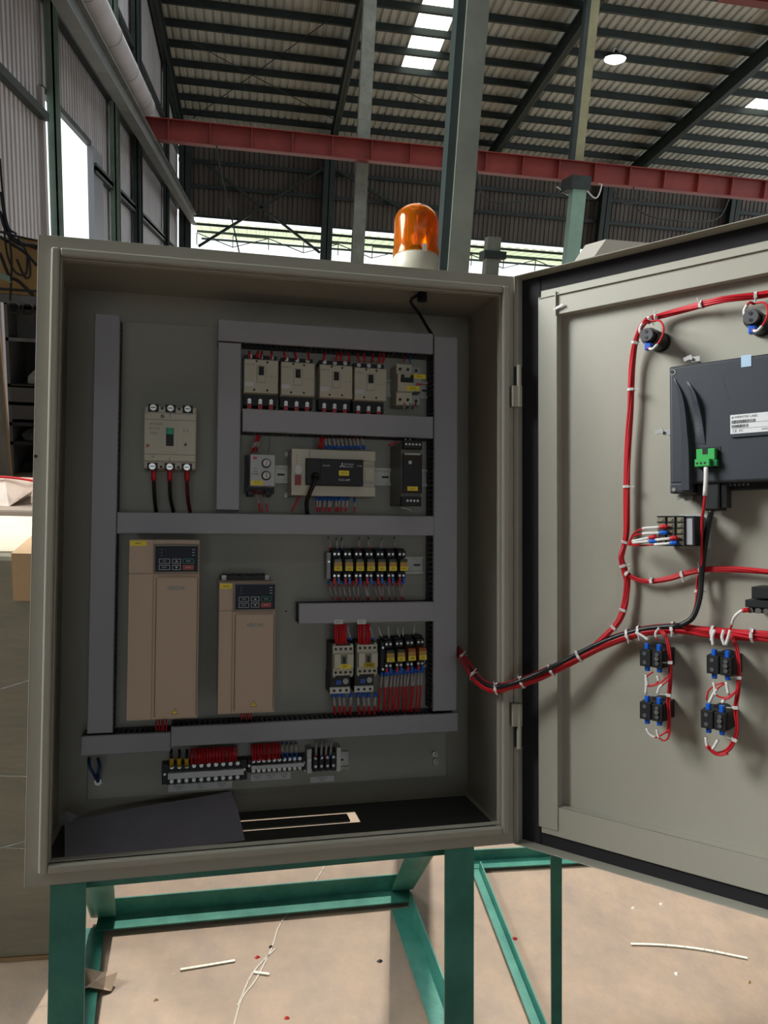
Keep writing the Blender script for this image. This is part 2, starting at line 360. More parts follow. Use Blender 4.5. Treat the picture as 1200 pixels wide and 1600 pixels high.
# ---- free-standing columns
def hcol(px,py,Y,w,d,z0,z1,m,name,label,rot=0):
    x=wY(px,py,Y).x; t=thing(name,label,'column',Matrix(),(x,Y,z0)); t.rotation_euler.z=rot; h=z1-z0
    MB().box(-w/2,w/2,-d/2,-d/2+.012,0,h,m).build('front_flange',t); MB().box(-w/2,w/2,d/2-.012,d/2,0,h,m).build('rear_flange',t)
    MB().box(-.006,.006,-d/2+.012,d/2-.012,0,h,m).build('web',t); MB().box(-w*.75,w*.75,-d*.75,d*.75,-.001,.015,m).build('base_plate',t)
    return t
PALE=mat('pale_green_steel',(.24,.26,.22),.5,noise=.35,scale=3)
t=thing('steel_column','thick pale green steel column rising directly behind the amber beacon','column',Matrix(),(.2385*2.6,2.6,0))
MB().box(-.024,.046,-.04,.04,0,12,PALE).build('shaft',t); MB().box(-.050,-.0241,-.03,.04,0,12,DARKG).build('side_channel',t); MB().box(-.07,.07,-.07,.07,0,.01,PALE).build('base_plate',t)
hcol(558,410,22.6,.34,.3,0,roofz(22.6),PALE,'steel_column','slim green steel column standing left of the beacon, behind the red girder')
t=thing('steel_column','green and yellow steel column between the beacon and the white machine corner','column',Matrix(),(.3955*21.3,21.3,0))
MB().box(-.19,.19,-.15,.15,0,HC+4.75,mat('bright_mint_steel',(.26,.42,.34),.5,noise=.2,scale=2)).build('lower_shaft',t)
MB().box(-.27,.27,-.2,.6,HC+4.4,HC+4.74,DARKG).build('bracket',t)
t=thing('steel_post','tall steel post rising from the red girder to the roof','column',Matrix(),(.388*22.6,22.6,ZB0))
MB().box(-.06,.19,-.12,.12,.4,roofz(22.6)-ZB0,mat('yellow_green_steel',(.30,.29,.16),.5,noise=.3,scale=2)).build('shaft',t); MB().box(-.19,-.061,-.12,.12,.4,roofz(22.6)-ZB0,DARKG).build('side_channel',t)
t=thing('cut_off_post','short grey post stub standing behind the cabinet right of the thick column','post',Matrix(),(wY(768,400,7).x,7,0))
MB().box(-.06,.06,-.06,.06,0,wY(768,371,7).z,PALE).build('shaft',t); MB().box(-.09,.11,-.09,.09,wY(768,405,7).z,wY(768,397,7).z+.02,DARKG).build('collar',t)
# ---- high-bay lamp
p=rp(961,60); d=ray(961,90); q=EYE+d*(26.5/d.y)
t=thing('high_bay_lamp','round white high-bay lamp hanging under the roof at upper right','lamp',Matrix(),(q.x,q.y,q.z))
MB().lathe([(.0,.30),(.10,.30),(.12,.12),(.36,.0),(.38,-.03),(.30,-.03)],DARKG,n=24).build('reflector',t)
MB().lathe([(.36,-.02),(.33,-.09),(.2,-.15),(0,-.17)],mat('lit_lamp_glass',(1,.98,.92),.3,emit=3.0),n=24).build('diffuser',t)
MB().cyl((0,0,.3),(0,0,roofz(q.y)-q.z-.12),.025,DARKG,6).build('rod',t)
# ---- canopy outside the rear wall
CAN=bpy.data.materials.new('translucent_canopy'); CAN.use_nodes=True; N=CAN.node_tree.nodes; pb=N['Principled BSDF']; pb.inputs['Base Color'].default_value=(.5,.56,.42,1); pb.inputs['Roughness'].default_value=.6
tr=N.new('ShaderNodeBsdfTranslucent'); tr.inputs[0].default_value=(.50,.58,.40,1); mx=N.new('ShaderNodeMixShader'); mx.inputs[0].default_value=.8
CAN.node_tree.links.new(pb.outputs[0],mx.inputs[1]); CAN.node_tree.links.new(tr.outputs[0],mx.inputs[2]); CAN.node_tree.links.new(mx.outputs[0],N['Material Output'].inputs[0])
t=thing('outdoor_canopy','pale green corrugated canopy outside beyond the rear wall','canopy',Matrix(),(XL,35,0))
a=0
while a<XR-XL:
    corr(MB(),'r',a,a+1.6,0,5.2,0,.4,.06,CAN,zf=lambda Y:HC+4.55).build('canopy_sheet',t); a+=1.6
for y in (0,2.4,5.1): MB().box(0,XR-XL,y,y+.06,HC+4.43,HC+4.53,DARKG).build('canopy_purlin',t)
yy=2.4; xx=0; k=0
while xx<XR-XL:
    MB().beam((xx,yy,HC+4.4),(xx+1.6,yy,HC+3.9 if k%2==0 else HC+4.4),.04,.04,DARKG,up=(0,1,0)).beam((xx,yy,HC+3.9 if k%2 else HC+4.4),(xx+1.6,yy,HC+3.9 if k%2==0 else HC+4.4),.035,.035,DARKG,up=(0,1,0)).box(xx-.02,xx+.02,yy-.02,yy+.02,HC+3.9,HC+4.4,DARKG).build('canopy_truss',t); xx+=1.6; k+=1
#@@LEFTSTUFF
# ---- things at the left edge
WRAP=mat('stretch_wrapped_carton',(.27,.25,.19),.3,noise=.3,scale=3,col2=(.20,.195,.16),bump=.6,bscale=14,stretch=(1,1,4),coat=.4)
CART=mat('brown_carton',(.50,.33,.19),.7,noise=.15,scale=6)
b0=wZ(40,1503); Yb=b0.y; xr_=wY(104,1503,Yb).x; zt=wY(25,868,Yb).z; yb2=wZ(25,806,zt).y
t=thing('wrapped_carton','large plastic wrapped carton standing at the left edge beside the cabinet','carton',Matrix(),(xr_-.8,Yb,0))
MB().box(0,.8,0,yb2-Yb,.012,zt,WRAP).build('carton_body',t,bevel=.012)
MB().box(.02,.78,.02,yb2-Yb-.02,zt,zt+.004,mat('sunlit_carton_top',(.62,.55,.42),.5,noise=.12,scale=5)).build('carton_top',t)  # sunlight on the top painted in as a paler colour
x0=wY(20,900,Yb).x-(xr_-.8); MB().box(x0,.803,-.004,.2,wY(30,938,Yb).z,zt+.006,CART).build('cardboard_corner',t)
MB().box(.004,.796,.004,yb2-Yb-.004,0,.012,CART).build('carton_base',t)
for k in range(6):
    z=.10+k*.11+random.random()*.05; pts=[(.25+.12*(k%3)+i*.05,-.003,z+.004*math.sin(i*1.3+k)+(.018 if k%2 else -.008)*i) for i in range(9)]
    MB().tube(cr(pts,3),.0008,CLEAR,4).build('film_crease',t)
p=wZ(14,788); 
p=wY(10,782,Yb+1.9); 
t=thing('wrapping_bag','crumpled white and red plastic bag lying behind the carton','bag',Matrix(),(p.x,p.y,p.z-.02))
vs=[(-.25,0,0),(.02,-.03,0),(.16,.02,.10),(.10,.1,.11),(-.02,.05,.12),(-.25,.05,.13),(-.25,.22,0),(.05,.2,0)]
MB().add(vs,[(0,1,4,5),(1,2,3,4),(1,7,3,2),(5,4,3,7,6),(0,6,7,1),(0,5,6)],mat('pale_bag',(.75,.62,.52),.5,noise=.2,scale=8)).build('bag_body',t)
MB().tube(cr([(-.25,-.01,.13),(0,.03,.122),(.165,.02,.103)],4),.006,REDW,5).build('red_hem',t)
bagz=p.z
t=thing('low_pallet_stack','pale pallet load under the crumpled bag, mostly hidden behind the carton','pallet',Matrix(),(p.x-.45,p.y-.1,0))
MB().box(-.4,.62,0,.6,.14,bagz-.02,mat('dull_load',(.32,.26,.21),.7,noise=.2,scale=6)).build('load',t,bevel=.01)
for k in range(3): MB().box(-.38+k*.42,-.28+k*.42,0,.6,0,.14,CART).build('pallet_block',t)
# dark rack
pl=wZ(18,742); pr=wZ(70,742); Yr=pl.y; zt=wY(30,468,Yr).z
DK=mat('dark_machine',(.035,.037,.04),.6,noise=.5,scale=5); GR2=mat('grey_machine',(.16,.17,.18),.5,noise=.3,scale=6)
t=thing('storage_rack','dark steel rack full of scrap at the left edge behind the cabinet','rack',Matrix(),(pl.x,Yr,0)); W=1.0
MB().box(0,W,.55,.6,0,zt,DK).build('back_panel',t); MB().box(0,.03,0,.6,0,zt,GR2).build('side_panel',t); MB().box(W-.03,W,0,.6,0,zt,GR2).build('side_panel',t)
for py in (471,528,600,628,660,690):
    z=wY(30,py,Yr).z; MB().box(0,W,0,.6,z-.035,z,GR2 if py<530 else DK).build('shelf',t)
MB().box(.03,W,.3,.32,wY(30,528,Yr).z,wY(30,482,Yr).z,GR2).build('grey_panel',t)
MB().box(.03,W,.0,.02,wY(30,655,Yr).z,wY(30,603,Yr).z,mat('dark_grey_drawer',(.09,.09,.095),.5)).build('drawer_front',t)
for i in range(14):
    z=[.02,wY(30,690,Yr).z,wY(30,600,Yr).z][i%3]; x=.08+random.random()*.5; mb=MB(); r=.05+random.random()*.06
    vs=[(x+r*random.uniform(.6,1.2)*math.cos(a),.2+r*random.uniform(.6,1.2)*math.sin(a),z+h*r) for h in(0,.8) for a in [k*1.256 for k in range(5)]]+[(x,.2,z+r*1.5)]
    mb.add(vs,[(0,1,2,3,4)]+[(k,(k+1)%5,5+(k+1)%5,5+k) for k in range(5)]+[(5+k,5+(k+1)%5,10) for k in range(5)],[DK,GR2,mat('white_scrap',(.5,.5,.5),.6)][i%3]); mb.build('scrap_piece',t)
for k in range(3): MB().lathe([(.05,-.012),(.062,0),(.05,.012),(.038,0),(.05,-.012)],DK,(0.1+k*.13,0,0),12).build('pipe_ring',t).matrix_local=Matrix.Translation((0,-.02,wY(30,482,Yr).z))@Matrix.Rotation(math.pi/2,4,'X')
p=wZ(12,757); t=thing('leaning_board','pale weathered board standing upright at the far left edge','board',Matrix(),(p.x,p.y,0))
h=wY(8,455,p.y).z; MB().add([(-.6,0,0),(.04,0,0),(.04,.05,0),(-.6,.05,0),(-.6,.0,h),(-.03,.0,h),(-.03,.05,h),(-.6,.05,h)],[(0,3,2,1),(4,5,6,7),(0,1,5,4),(1,2,6,5),(2,3,7,6),(3,0,4,7)],mat('weathered_board',(.36,.36,.31),.7,noise=.3,scale=5,stretch=(3,1,.5))).build('board_panel',t)
MB().beam((.045,-.01,0),(-.022,-.01,h),.012,.03,CART,up=(0,1,0)).build('edge_strip',t)
p=wY(10,460,7.0); q=wY(75,375,7.0)
t=thing('orange_cabinet','faded orange steel cabinet hung with black cables at the left edge','cabinet',Matrix(),(p.x-.1,7.0,p.z))
MB().box(0,.75,0,.3,0,q.z-p.z,mat('faded_orange',(.42,.27,.10),.6,noise=.2,scale=3)).build('cabinet_body',t,bevel=.01)
MB().box(.02,.73,-.01,0,.03,.05,DK).build('bottom_rail',t)
MB().box(-.02,.77,-.02,.32,-.06,0,GR2).build('base_frame',t)
for k,(pts) in enumerate([[(0,395),(14,430),(30,440),(52,462)],[(0,370),(20,382),(40,395),(58,415)],[(2,300),(8,340),(22,372),(58,388)],[(0,330),(10,362),(28,380),(58,384)],[(28,372),(44,400),(47,430),(38,432),(26,405)],[(6,360),(12,400),(24,425),(40,428),(43,400)],[(14,365),(18,410),(16,470)],[(0,362),(30,370),(58,376)],[(0,248),(4,300),(12,352),(26,366)]]):
    P=[wY(a,b,6.9-.01*k) for a,b in pts]; o=P[0]; t=MB().tube([q-o for q in cr(P,6)],.014 if k<4 else .009,BLKW,6).build('hanging_cable',mw=Matrix.Translation(o)); tag(t,['thick black cable sagging lowest across the orange cabinet','thick black cable crossing the top of the orange cabinet','thick black cable coming steeply down to the orange cabinet top','thick black cable along the very top edge of the orange cabinet','thin black cable bent in a wide hanging loop over the orange cabinet','thin black cable looping left on the orange cabinet','thin black cable hanging straight down the orange cabinet','thin black cable running flat above the orange cabinet','thin black cable dropping down the left wall sheets'][k],'cable','black cables over the orange cabinet')
p=wY(0,440,6.5); t=thing('green_bracket','pale green steel bracket end at the left edge below the cables','bracket',Matrix(),p)
MB().angle((-.2,0,.09),(.07,0,.0),.045,.006,MINT,(0,0,1),(0,1,0)).build('bracket_arm',t)
# white machine corner behind the door
t=thing('white_machine','white metal housing corner showing above the cabinet door','machine',Matrix(),(wY(1040,392,9).x,9,0)); z=wY(985,377,9).z
xa=wY(944,377,9).x-wY(1040,392,9).x; WM=mat('white_enamel',(.85,.85,.78),.4)
MB().add([(xa-.1,0,0),(.6,0,0),(.6,.6,0),(xa-.1,.6,0),(xa-.1,0,z-.2),(xa+.02,0,z),(.6,0,z),(.6,.6,z),(xa+.02,.6,z),(xa-.1,.6,z-.2)],[(3,2,1,0),(0,1,6,5,4),(1,2,7,6),(2,3,9,8,7),(3,0,4,9),(5,6,7,8),(4,5,8,9)],WM).build('housing',t)
# thin wires near the girder
for k,pts in enumerate([[(870,292),(890,305),(905,287),(930,310),(940,290),(935,287)],[(958,295),(975,318),(1000,315),(1020,300)],[(745,268),(760,312),(820,314),(870,305),(880,282)],[(990,292),(1000,330),(1060,345),(1120,342),(1140,310)],[(338,224),(345,270),(355,310),(375,400)]]):
    P=[wY(a,b,21.86) for a,b in pts]; o=P[0]; t=MB().tube([q-o for q in cr(P,5)],.02,SLEEVE if k==0 else DARKG,5).build('loose_wire',mw=Matrix.Translation(o)); tag(t,['pale loose wire hanging left of the green and yellow column','dark wire drooping right of the green and yellow column','dark wire stretched below the lit part of the girder','dark wire sagging in front of the rear wall at right','thin wire hanging below the girder at left'][k],'wire')
# light debris on the floor
def strip(pts,w,label,m):
    P=[wZ(a,b,.003) for a,b in pts]; P=cr(P,4); o=P[0].copy(); mb=MB()
    for a,b in zip(P[:-1],P[1:]): mb.beam(a-o,b-o+(b-a)*.1,w,.003,m)
    tag(mb.build('plastic_strip',mw=Matrix.Translation(o)),label,'strip')
WST=mat('cream_offcut',(.85,.82,.68),.5)
strip([(282,1515),(325,1508),(366,1501)],.006,'white straight plastic strip on the floor left of centre, the longer one',WST)
strip([(397,1519),(420,1522)],.006,'short white plastic strip on the floor left of centre',WST)
strip([(986,1475),(1040,1477),(1100,1484),(1166,1497)],.006,'long curved cream plastic strip on the floor at lower right',WST)
for px,py,c,l in ((990,1419,WST,'pale stone chip on the floor, left one of two under the door'),(1033,1413,WST,'small pale chip right of the stone chip under the door'),(804,1467,REDB,'red wire clipping on the floor right of the stand leg'),(402,1496,REDB,'red brown flake on the floor near the rear bar'),(243,1563,CART,'brown flake on the floor below the white strip'),(448,1591,REDB,'small red scrap at the bottom edge of the floor'),(1058,1522,WST,'tiny white chip below the curved strip'),(1170,1535,CART,'brown crumb at the right edge of the floor'),(594,1502,INKD,'dark crumb beside the floor shadow'),(423,1480,INKD,'dark crumb right of the rear bar corner')):
    p=wZ(px,py); r=.008; vs=[(r*random.uniform(.7,1.3)*math.cos(a),.7*r*random.uniform(.7,1.3)*math.sin(a),0) for a in [k*1.047 for k in range(6)]]+[(0,0,r*.8),(r*.5,0,r*.6)]
    tag(MB().add(vs,[(0,1,7),(1,2,6,7),(2,3,6),(3,4,6),(4,5,6),(5,0,7,6),(5,4,3,2,1,0)],c).build('floor_scrap',mw=Matrix.Translation(p)),l,'scrap')
p=wZ(148,1548); t=thing('crumpled_leaf','crumpled brown leaf of paper on the floor behind the left leg','scrap',Matrix(),p)
vs=[(-.05,0,0),(-.01,-.02,.03),(.04,-.01,.005),(.05,.02,.03),(.01,.04,.015),(-.04,.04,.035),(0,.01,.02)]
MB().add(vs,[(0,1,6),(1,2,6),(2,3,6),(3,4,6),(4,5,6),(5,0,6)],mat('dry_brown_paper',(.33,.24,.17),.8)).build('leaf_sheet',t)
for pts in ([(515,1340),(490,1380),(440,1440),(425,1480),(400,1530),(378,1560),(366,1600)],[(430,1482),(395,1520),(372,1570)]):
    P=cr([wZ(a,b,.0012) for a,b in pts],4); mb=MB()
    for a,b in zip(P[:-1],P[1:]): mb.beam(a,b+(b-a)*.1,.004,.001,mat('pale_scratch',(.55,.50,.43),.8))
    mb.build('scratch_line',floor)
#@@STAND
# ================================================================ green stand under the cabinet (cabinet frame)
def floorpt(x,y):      # where a line down the cabinet's z axis meets the floor
    a=MC@Vector((x,y,0)); d=MC.to_3x3()@Vector((0,0,-1)); return -(a.z/-d.z)
stand=thing('steel_stand','green angle iron stand carrying the grey control cabinet','stand',Matrix(),MC@Vector((.38,.1,-.76)))
SO=Matrix.Translation(-(stand.matrix_world.translation))
X_,Y_,Z_=Vector((1,0,0)),Vector((0,1,0)),Vector((0,0,1))
def ang(a,b,w_,n1,n2,name,par=stand,t_=.004):
    o=par.matrix_world.translation
    return MB().angle(Vector(a)-o,Vector(b)-o,w_,t_,TEALP,n1,n2).build(name,par)
R3=MC.to_3x3()
def cleg(x0,y0,w_,n1,n2):
    a=MC@Vector((x0,y0,-.002)); b=MC@Vector((x0,y0,floorpt(x0,y0)+.003)); return ang(a,b,w_,R3@Vector(n1),R3@Vector(n2),'leg',t_=.005)
f1=MC@Vector((.036,.004,floorpt(.036,.004))); f2=MC@Vector((.719,.004,floorpt(.719,.004)))
cleg(.036,.004,.052,(1,0,0),(0,1,0)); cleg(.719,.004,.052,(-1,0,0),(0,1,0))
# base frame lying on the floor
fl_,fr_=wZ(149,1463,.0),wZ(604,1420,.0); ub=(fr_-fl_).normalized(); vb=Vector((-ub.y,ub.x,0)); BW=.054
cl=fl_+vb*BW; crr=fr_+vb*BW+ub*.075; yb=(cl.y+crr.y)/2
ang(cl+Z_*.014,crr+Z_*.014,BW,-vb,Z_,'rear_bar')
ra,rb=wZ(640,1423,.0),wZ(694,1568,.0); d_=(rb-ra).normalized(); e_=ra+d_*1.0
nr=Vector((d_.y,-d_.x,0)); nr=nr if nr.x<0 else -nr
ang(Vector((ra.x,ra.y,.008)),Vector((e_.x,e_.y,.008)),BW,nr,Z_,'side_bar')
la,lb_=wZ(163,1453,.0),wZ(148,1600,.0); dl=(lb_-la).normalized(); nl=Vector((-dl.y,dl.x,0)); nl=nl if nl.x<0 else -nl
la2=la+nl*BW; e2=la2+dl*1.0
ang(Vector((la2.x,la2.y,.008)),Vector((e2.x,e2.y,.008)),BW,-nl,Z_,'side_bar')
ang(Vector((e2.x,e2.y+.02,.012)),Vector((e_.x,e_.y+.02,.012)),.05,Y_,Z_,'front_bar')
# rear legs leaning forward to the cabinet underside
tr_=hit(MC,693,1300,2,-.006); tl_=hit(MC,122,1345,2,-.006); tr_,tl_=MC@tr_,MC@tl_
ang(Vector((ra.x+.012,crr.y-.004,.014)),tr_,.055,(-1,0,0),(0,-.75,.65),'rear_leg')
ang(Vector((cl.x-.01,cl.y-.004,.014)),tl_,.055,(1,0,0),(0,-.75,.65),'rear_leg')
ct_=MC@Vector((.05,.088,-.006)),MC@Vector((.70,.088,-.006)); ang(*ct_,.04,R3@Vector((0,1,0)),R3@Vector((0,0,-1)),'top_bar')
# second stand behind, right
sa,sb_=wZ(742,1363,.0),wZ(892,1352,.0)
st2=thing('steel_stand','second green angle iron stand on the floor, showing right of the first under the door','stand',Matrix(),(sa.x,sa.y,0))
yy=(sa.y+sb_.y)/2+.036
ang((sa.x-.03,yy,.01),(sb_.x+.35,yy,.01),.04,-Y_,Z_,'rear_bar',st2)
pa_,pb2=wZ(750,1362,.0),wZ(845,1600,.0); dd=(pb2-pa_).normalized(); pe=pa_+dd*.95; nn=Vector((dd.y,-dd.x,0)); nn=nn if nn.x<0 else -nn
ang((pa_.x,pa_.y,.008),(pe.x,pe.y,.008),.028,nn,Z_,'side_bar',st2)
g1_,g2_=wY(878,1345,1.22),wY(878,1600,1.22); gd=(g2_-g1_); g3=g1_+gd*(g1_.z/(-gd.z)); g1_=g1_-gd*.25
ang(g1_,g3,.022,(-1,0,0),(0,1,0),'leg',st2)
#@@CABINET
# ================================================================ the control cabinet
W,H,D,T=.8,1.0,.264,.0016
cab=thing('control_cabinet','open pebble grey steel control cabinet standing on the green stand','cabinet',MC)
g0,g1,g2,g3=cp(372,1284,0),cp(553,1269,0),cp(381,1303,0),cp(565,1285,0)
gx0,gx1=.20,.549; gy0,gy1=.149,.2085
mb=MB()
mb.box(0,T,0,D,0,H,PAINT).box(W-T,W,0,D,0,H,PAINT).box(T,W-T,D-T,D,0,H,PAINT).box(T,W-T,0,D-T,H-T,H,PAINT)
for a in ((T,gx0,0,D-T),(gx1,W-T,0,D-T),(gx0,gx1,0,gy0),(gx0,gx1,gy1,D-T)): mb.box(*a,0,T,PAINT)
mb.build('shell',cab,bevel=.0006)
FL=.034
mb=MB()      # folded front rim with its raised inner lip
for (x0,x1,z0,z1) in ((T,FL,T,H-T),(W-FL,W-T,T,H-T),(FL,W-FL,T,FL-.002),(FL,W-FL,H-FL+.002,H-T)): mb.box(x0,x1,0,.0016,z0,z1,PAINT)
mb.build('front_rim',cab)
mb=MB(); a,b=.021,.034
for (x0,x1,z0,z1) in ((a,b,a,H-a),(W-b,W-a,a,H-a),(b,W-b,a,b),(b,W-b,H-b,H-a)): mb.box(x0,x1,-.011,0,z0,z1,PAINT)
mb.build('sealing_lip',cab,bevel=.003)
mb=MB()
for (x0,x1,z0,z1) in ((.034,.0355,.034,H-.034),(W-.0355,W-.034,.034,H-.034),(.0355,W-.0355,.034,.0355),(.0355,W-.0355,H-.0355,H-.034)): mb.box(x0,x1,.0016,.014,z0,z1,PAINT)
mb.build('rim_return',cab)
YP=.24
pa,pb_=cp(136,1247,YP),cp(698,1214,YP); px0,px1,pz0,pz1=pa.x,pb_.x,(pa.z+pb_.z)/2,.937
px1=.7455
MB().box(px0,px1,YP,YP+.002,pz0,pz1,PLATE).box(px0,px0+.002,YP,YP+.015,pz0,pz1,PLATE).box(px1-.002,px1,YP,YP+.015,pz0,pz1,PLATE).build('mounting_plate',cab,bevel=.0008)
for (x,z) in ((px0+.02,pz1-.02),(px1-.02,pz1-.02)): MB().cyl((x,YP-.006,z),(x,D,z),.004,SCREW,8).build('plate_bolt',cab)
for px,py in ((680,1179),(681,1191)):
    q=cp(px,py,YP-.01); MB().cyl((q.x,YP-.018,q.z),(q.x,YP,q.z),.003,SCREW,8).cyl((q.x,YP-.008,q.z),(q.x,YP-.003,q.z),.006,SCREW,6).build('plate_bolt',cab)
q=cp(153,1222,YP-.01); MB().cyl((q.x,YP-.016,q.z),(q.x,YP,q.z),.004,SCREW,8).cyl((q.x,YP-.010,q.z),(q.x,YP-.005,q.z),.007,SCREW,6).build('earth_bolt',cab)
for px,py in ((447,955),(462,955),(56,713),(153,1065)):
    if px>100: q=cp(px,py,YP); MB().cyl((q.x,YP-.0004,q.z),(q.x,YP+.001,q.z),.0018,BLACK,8).build('drilled_hole',cab)
    else: q=cp(px,py,0); MB().cyl((q.x,-.0006,q.z),(q.x,.001,q.z),.0028,BLACK,8).build('drilled_hole',cab)
mb=MB(); MATB=mat('black_floor_mat',(.05,.05,.045),.7,bump=.2,bscale=300)
for a in ((.012,gx0,.014,D-.016),(gx1,W-.012,.014,D-.016),(gx0,gx1,.014,gy0),(gx0,gx1,gy1,D-.016)): mb.box(*a,T,T+.0012,MATB)
mb.box(gx0,gx1-.018,gy0+.013,gy1-.011,.0009,.0028,MATB); mb.build('floor_mat',cab)
# gland plate lying in the bottom opening, leaving slits of daylight
MB().box(gx0,gx1-.018,gy0+.013,gy1-.011,-.001,.0008,PLATE).build('gland_plate',cab)
MB().box(gx0+.02,gx0+.06,gy0-.01,gy1+.01,-.004,-.001,PLATE).build('gland_bridge',cab)
# hinges
for py0,py1,up in ((572,637,1),(1098,1168,0)):
    q0,q1=cp(808,py0,-.004),cp(808,py1,-.004); x=.7955; y=-.012; zm=(q0.z+q1.z)/2
    h=MB(); h.cyl((x,y,q1.z),(x,y,q0.z),.0042,PAINT,12); hg=h.build('hinge',cab)
    lo,hi=(q1.z,zm) if up else (zm,q0.z)
    MB().box(x-.013,x+.005,y-.003,y+.012,lo,hi,PAINT).build('hinge_leaf',hg,bevel=.001)
    MB().box(x-.006,x+.008,y+.004,y+.008,(hi if up else q1.z)+.002,(q0.z if up else lo)-.002,BLACK).build('hinge_gap',hg)
# the door: skin, flange, black seal, raised frame
MDL=MC.inverted()@MD
door=MB(); DW,TD=.8,.04
door.box(0,DW,TD,TD+.0016,0,H,PAINT).box(0,.0016,0,TD,0,H,PAINT).box(DW-.0016,DW,0,TD,0,H,PAINT).box(0,DW,0,TD,H-.0016,H,PAINT).box(0,DW,0,TD,0,.0016,PAINT)
door=door.build('door_panel',cab,bevel=.0008); door.matrix_local=MDL
r0,r1,r2=.031,.070,.0555
# measured edges of the raised frame in the door's own plane
RL=dp(841,900,.02).x; RI=dp(871,900,.02).x; ZT0=dp(846,454,.02).z; ZT1=dp(871,491,.02).z; ZB0_=dp(845,1301,.02).z; ZB1_=dp(873,1262,.02).z
mb=MB()
mb.box(.002,RL+.004,TD-.014,TD,.002,H-.002,FOAM).box(DW-.034,DW-.002,TD-.014,TD,.002,H-.002,FOAM).box(RL,DW-.034,TD-.014,TD,ZT0-.004,H-.002,FOAM).box(RL,DW-.034,TD-.014,TD,.002,ZB0_+.004,FOAM)
mb.build('rubber_seal',door)
fy0=.02
for (x0,x1,z0,z1) in ((RL,RI,ZB0_+.01,ZT0-.012),(DW-RI,DW-RL,ZB0_+.01,ZT0-.012)):
    MB().box(x0,x1,fy0,fy0+.0015,z0,z1,PAINT).box(x0,x0+.0015,fy0,TD,z0,z1,PAINT).box(x1-.0015,x1,fy0,TD,z0,z1,PAINT).build('stiffening_frame',door,bevel=.0012)
for (x0,x1,z0,z1) in ((RL+.005,DW-RL-.005,ZT1,ZT0),(RL+.005,DW-RL-.005,ZB0_,ZB1_)):
    MB().box(x0,x1,fy0+.0016,fy0+.003,z0,z1,PAINT).box(x0,x1,fy0+.0016,TD,z0,z0+.0015,PAINT).box(x0,x1,fy0+.0016,TD,z1-.0015,z1,PAINT).build('stiffening_frame',door,bevel=.0012)
MB().box(RL+.002,DW-RL-.002,fy0-.002,fy0+.002,ZT0-.014,ZT0-.0125,PAINT).build('frame_fold',door)
MB().box(RI-.002,RI-.0005,fy0-.004,fy0+.001,ZT1-.002,ZT0-.008,PAINT).build('frame_tab',door)
q=dp(873,480,.018); MB().obox((q.x,.017,q.z),(.009,0,.003),(0,.001,0),(-.0006,0,.002),SLEEVE).build('tie_stub',door)
FR=(RI,DW-RI,ZB1_,ZT1)
#@@DUCTS
# ================================================================ slotted wiring ducts on the mounting plate
def duct(tl,br,label,axis,yf=.18,sides=(1,1),notches=True):
    a,b=cp(*tl,yf),cp(*br,yf); x0,x1,z0,z1=a.x,b.x,b.z,a.z
    t=thing('wiring_duct',label,'duct',MC,(x0,YP,z0)); w,h=x1-x0,z1-z0; d=YP-yf
    MB().bev(0,w,-d,-d+.008,0,h,DUCT,.0015).build('duct_lid',t)
    mb=MB(); n=int((h if axis=='z' else w)/.0095)
    if axis=='z': mb.box(.001,w-.001,-.002,0,0,h,DUCT)
    else: mb.box(0,w,-.002,0,.001,h-.001,DUCT)
    L_=(h if axis=='z' else w); p=L_/n
    for k in range(n):
        c0,c1=k*p,k*p+p*.48
        for sd in (0,1):
            if axis=='z':
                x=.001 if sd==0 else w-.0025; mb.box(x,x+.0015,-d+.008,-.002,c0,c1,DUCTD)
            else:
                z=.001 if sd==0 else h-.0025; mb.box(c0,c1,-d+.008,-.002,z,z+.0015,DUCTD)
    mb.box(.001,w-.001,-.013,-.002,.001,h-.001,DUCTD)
    mb.build('slotted_wall',t,kind='stuff'); return t
duct((148,489),(176,1145),'tall grey wiring duct down the left side of the mounting plate','z')
duct((341,498),(677,553),'grey horizontal wiring duct across the top of the plate, above the four breakers','x')
duct((341,534),(374,797),'grey vertical wiring duct between the large breaker and the timer','z')
duct((379,638),(677,685),'grey horizontal wiring duct below the four small breakers','x')
duct((183,800),(678,837),'long grey horizontal wiring duct across the middle, above the drives','x')
duct((679,525),(714,1110),'tall grey wiring duct down the right side of the mounting plate','z')
duct((467,943),(679,971),'short grey wiring duct between the relay row and the contactors','x')
duct((267,1136),(716,1143),'grey horizontal wiring duct along the bottom, longer right piece','x')
duct((126,1151),(266,1174),'grey horizontal wiring duct along the bottom, shorter left piece','x')
for px,tx in ((529,'INV 1'),(565,'INV 2')):
    q=cp(px,972,.1795); t=thing('duct_label','small white label on the short duct above the '+('left' if px<540 else 'right')+' contactor','label',MC,(q.x,.1797,q.z-.004))
    MB().box(-.0085,.0085,-.0004,0,0,.0085,PAPER).build('label_sheet',t); text('lettering',tx,.0045,t,(0,-.0006,.0045),INKD)
def rail(tl,br,label,yf=None):
    yf=YP-.0075; a,b=cp(*tl,yf),cp(*br,yf); x0,x1=a.x,b.x; zc=(a.z+b.z)/2; t=thing('din_rail',label,'rail',MC,(x0,YP,zc-.0175)); w=x1-x0
    mb=MB().box(0,w,-.001,0,.005,.03,STEEL).box(0,w,-.0075,-.001,.0045,.0055,STEEL).box(0,w,-.0075,-.001,.0295,.0305,STEEL).box(0,w,-.0075,-.0065,0,.005,STEEL).box(0,w,-.0075,-.0065,.03,.035,STEEL); mb.build('rail_profile',t)
    k=0
    while .012+k*.03<w: MB().box(.004+k*.03,min(.018+k*.03,w),-.0012,-.0009,.0155,.0195,BLACK).build('slot',t); k+=1
    return zc
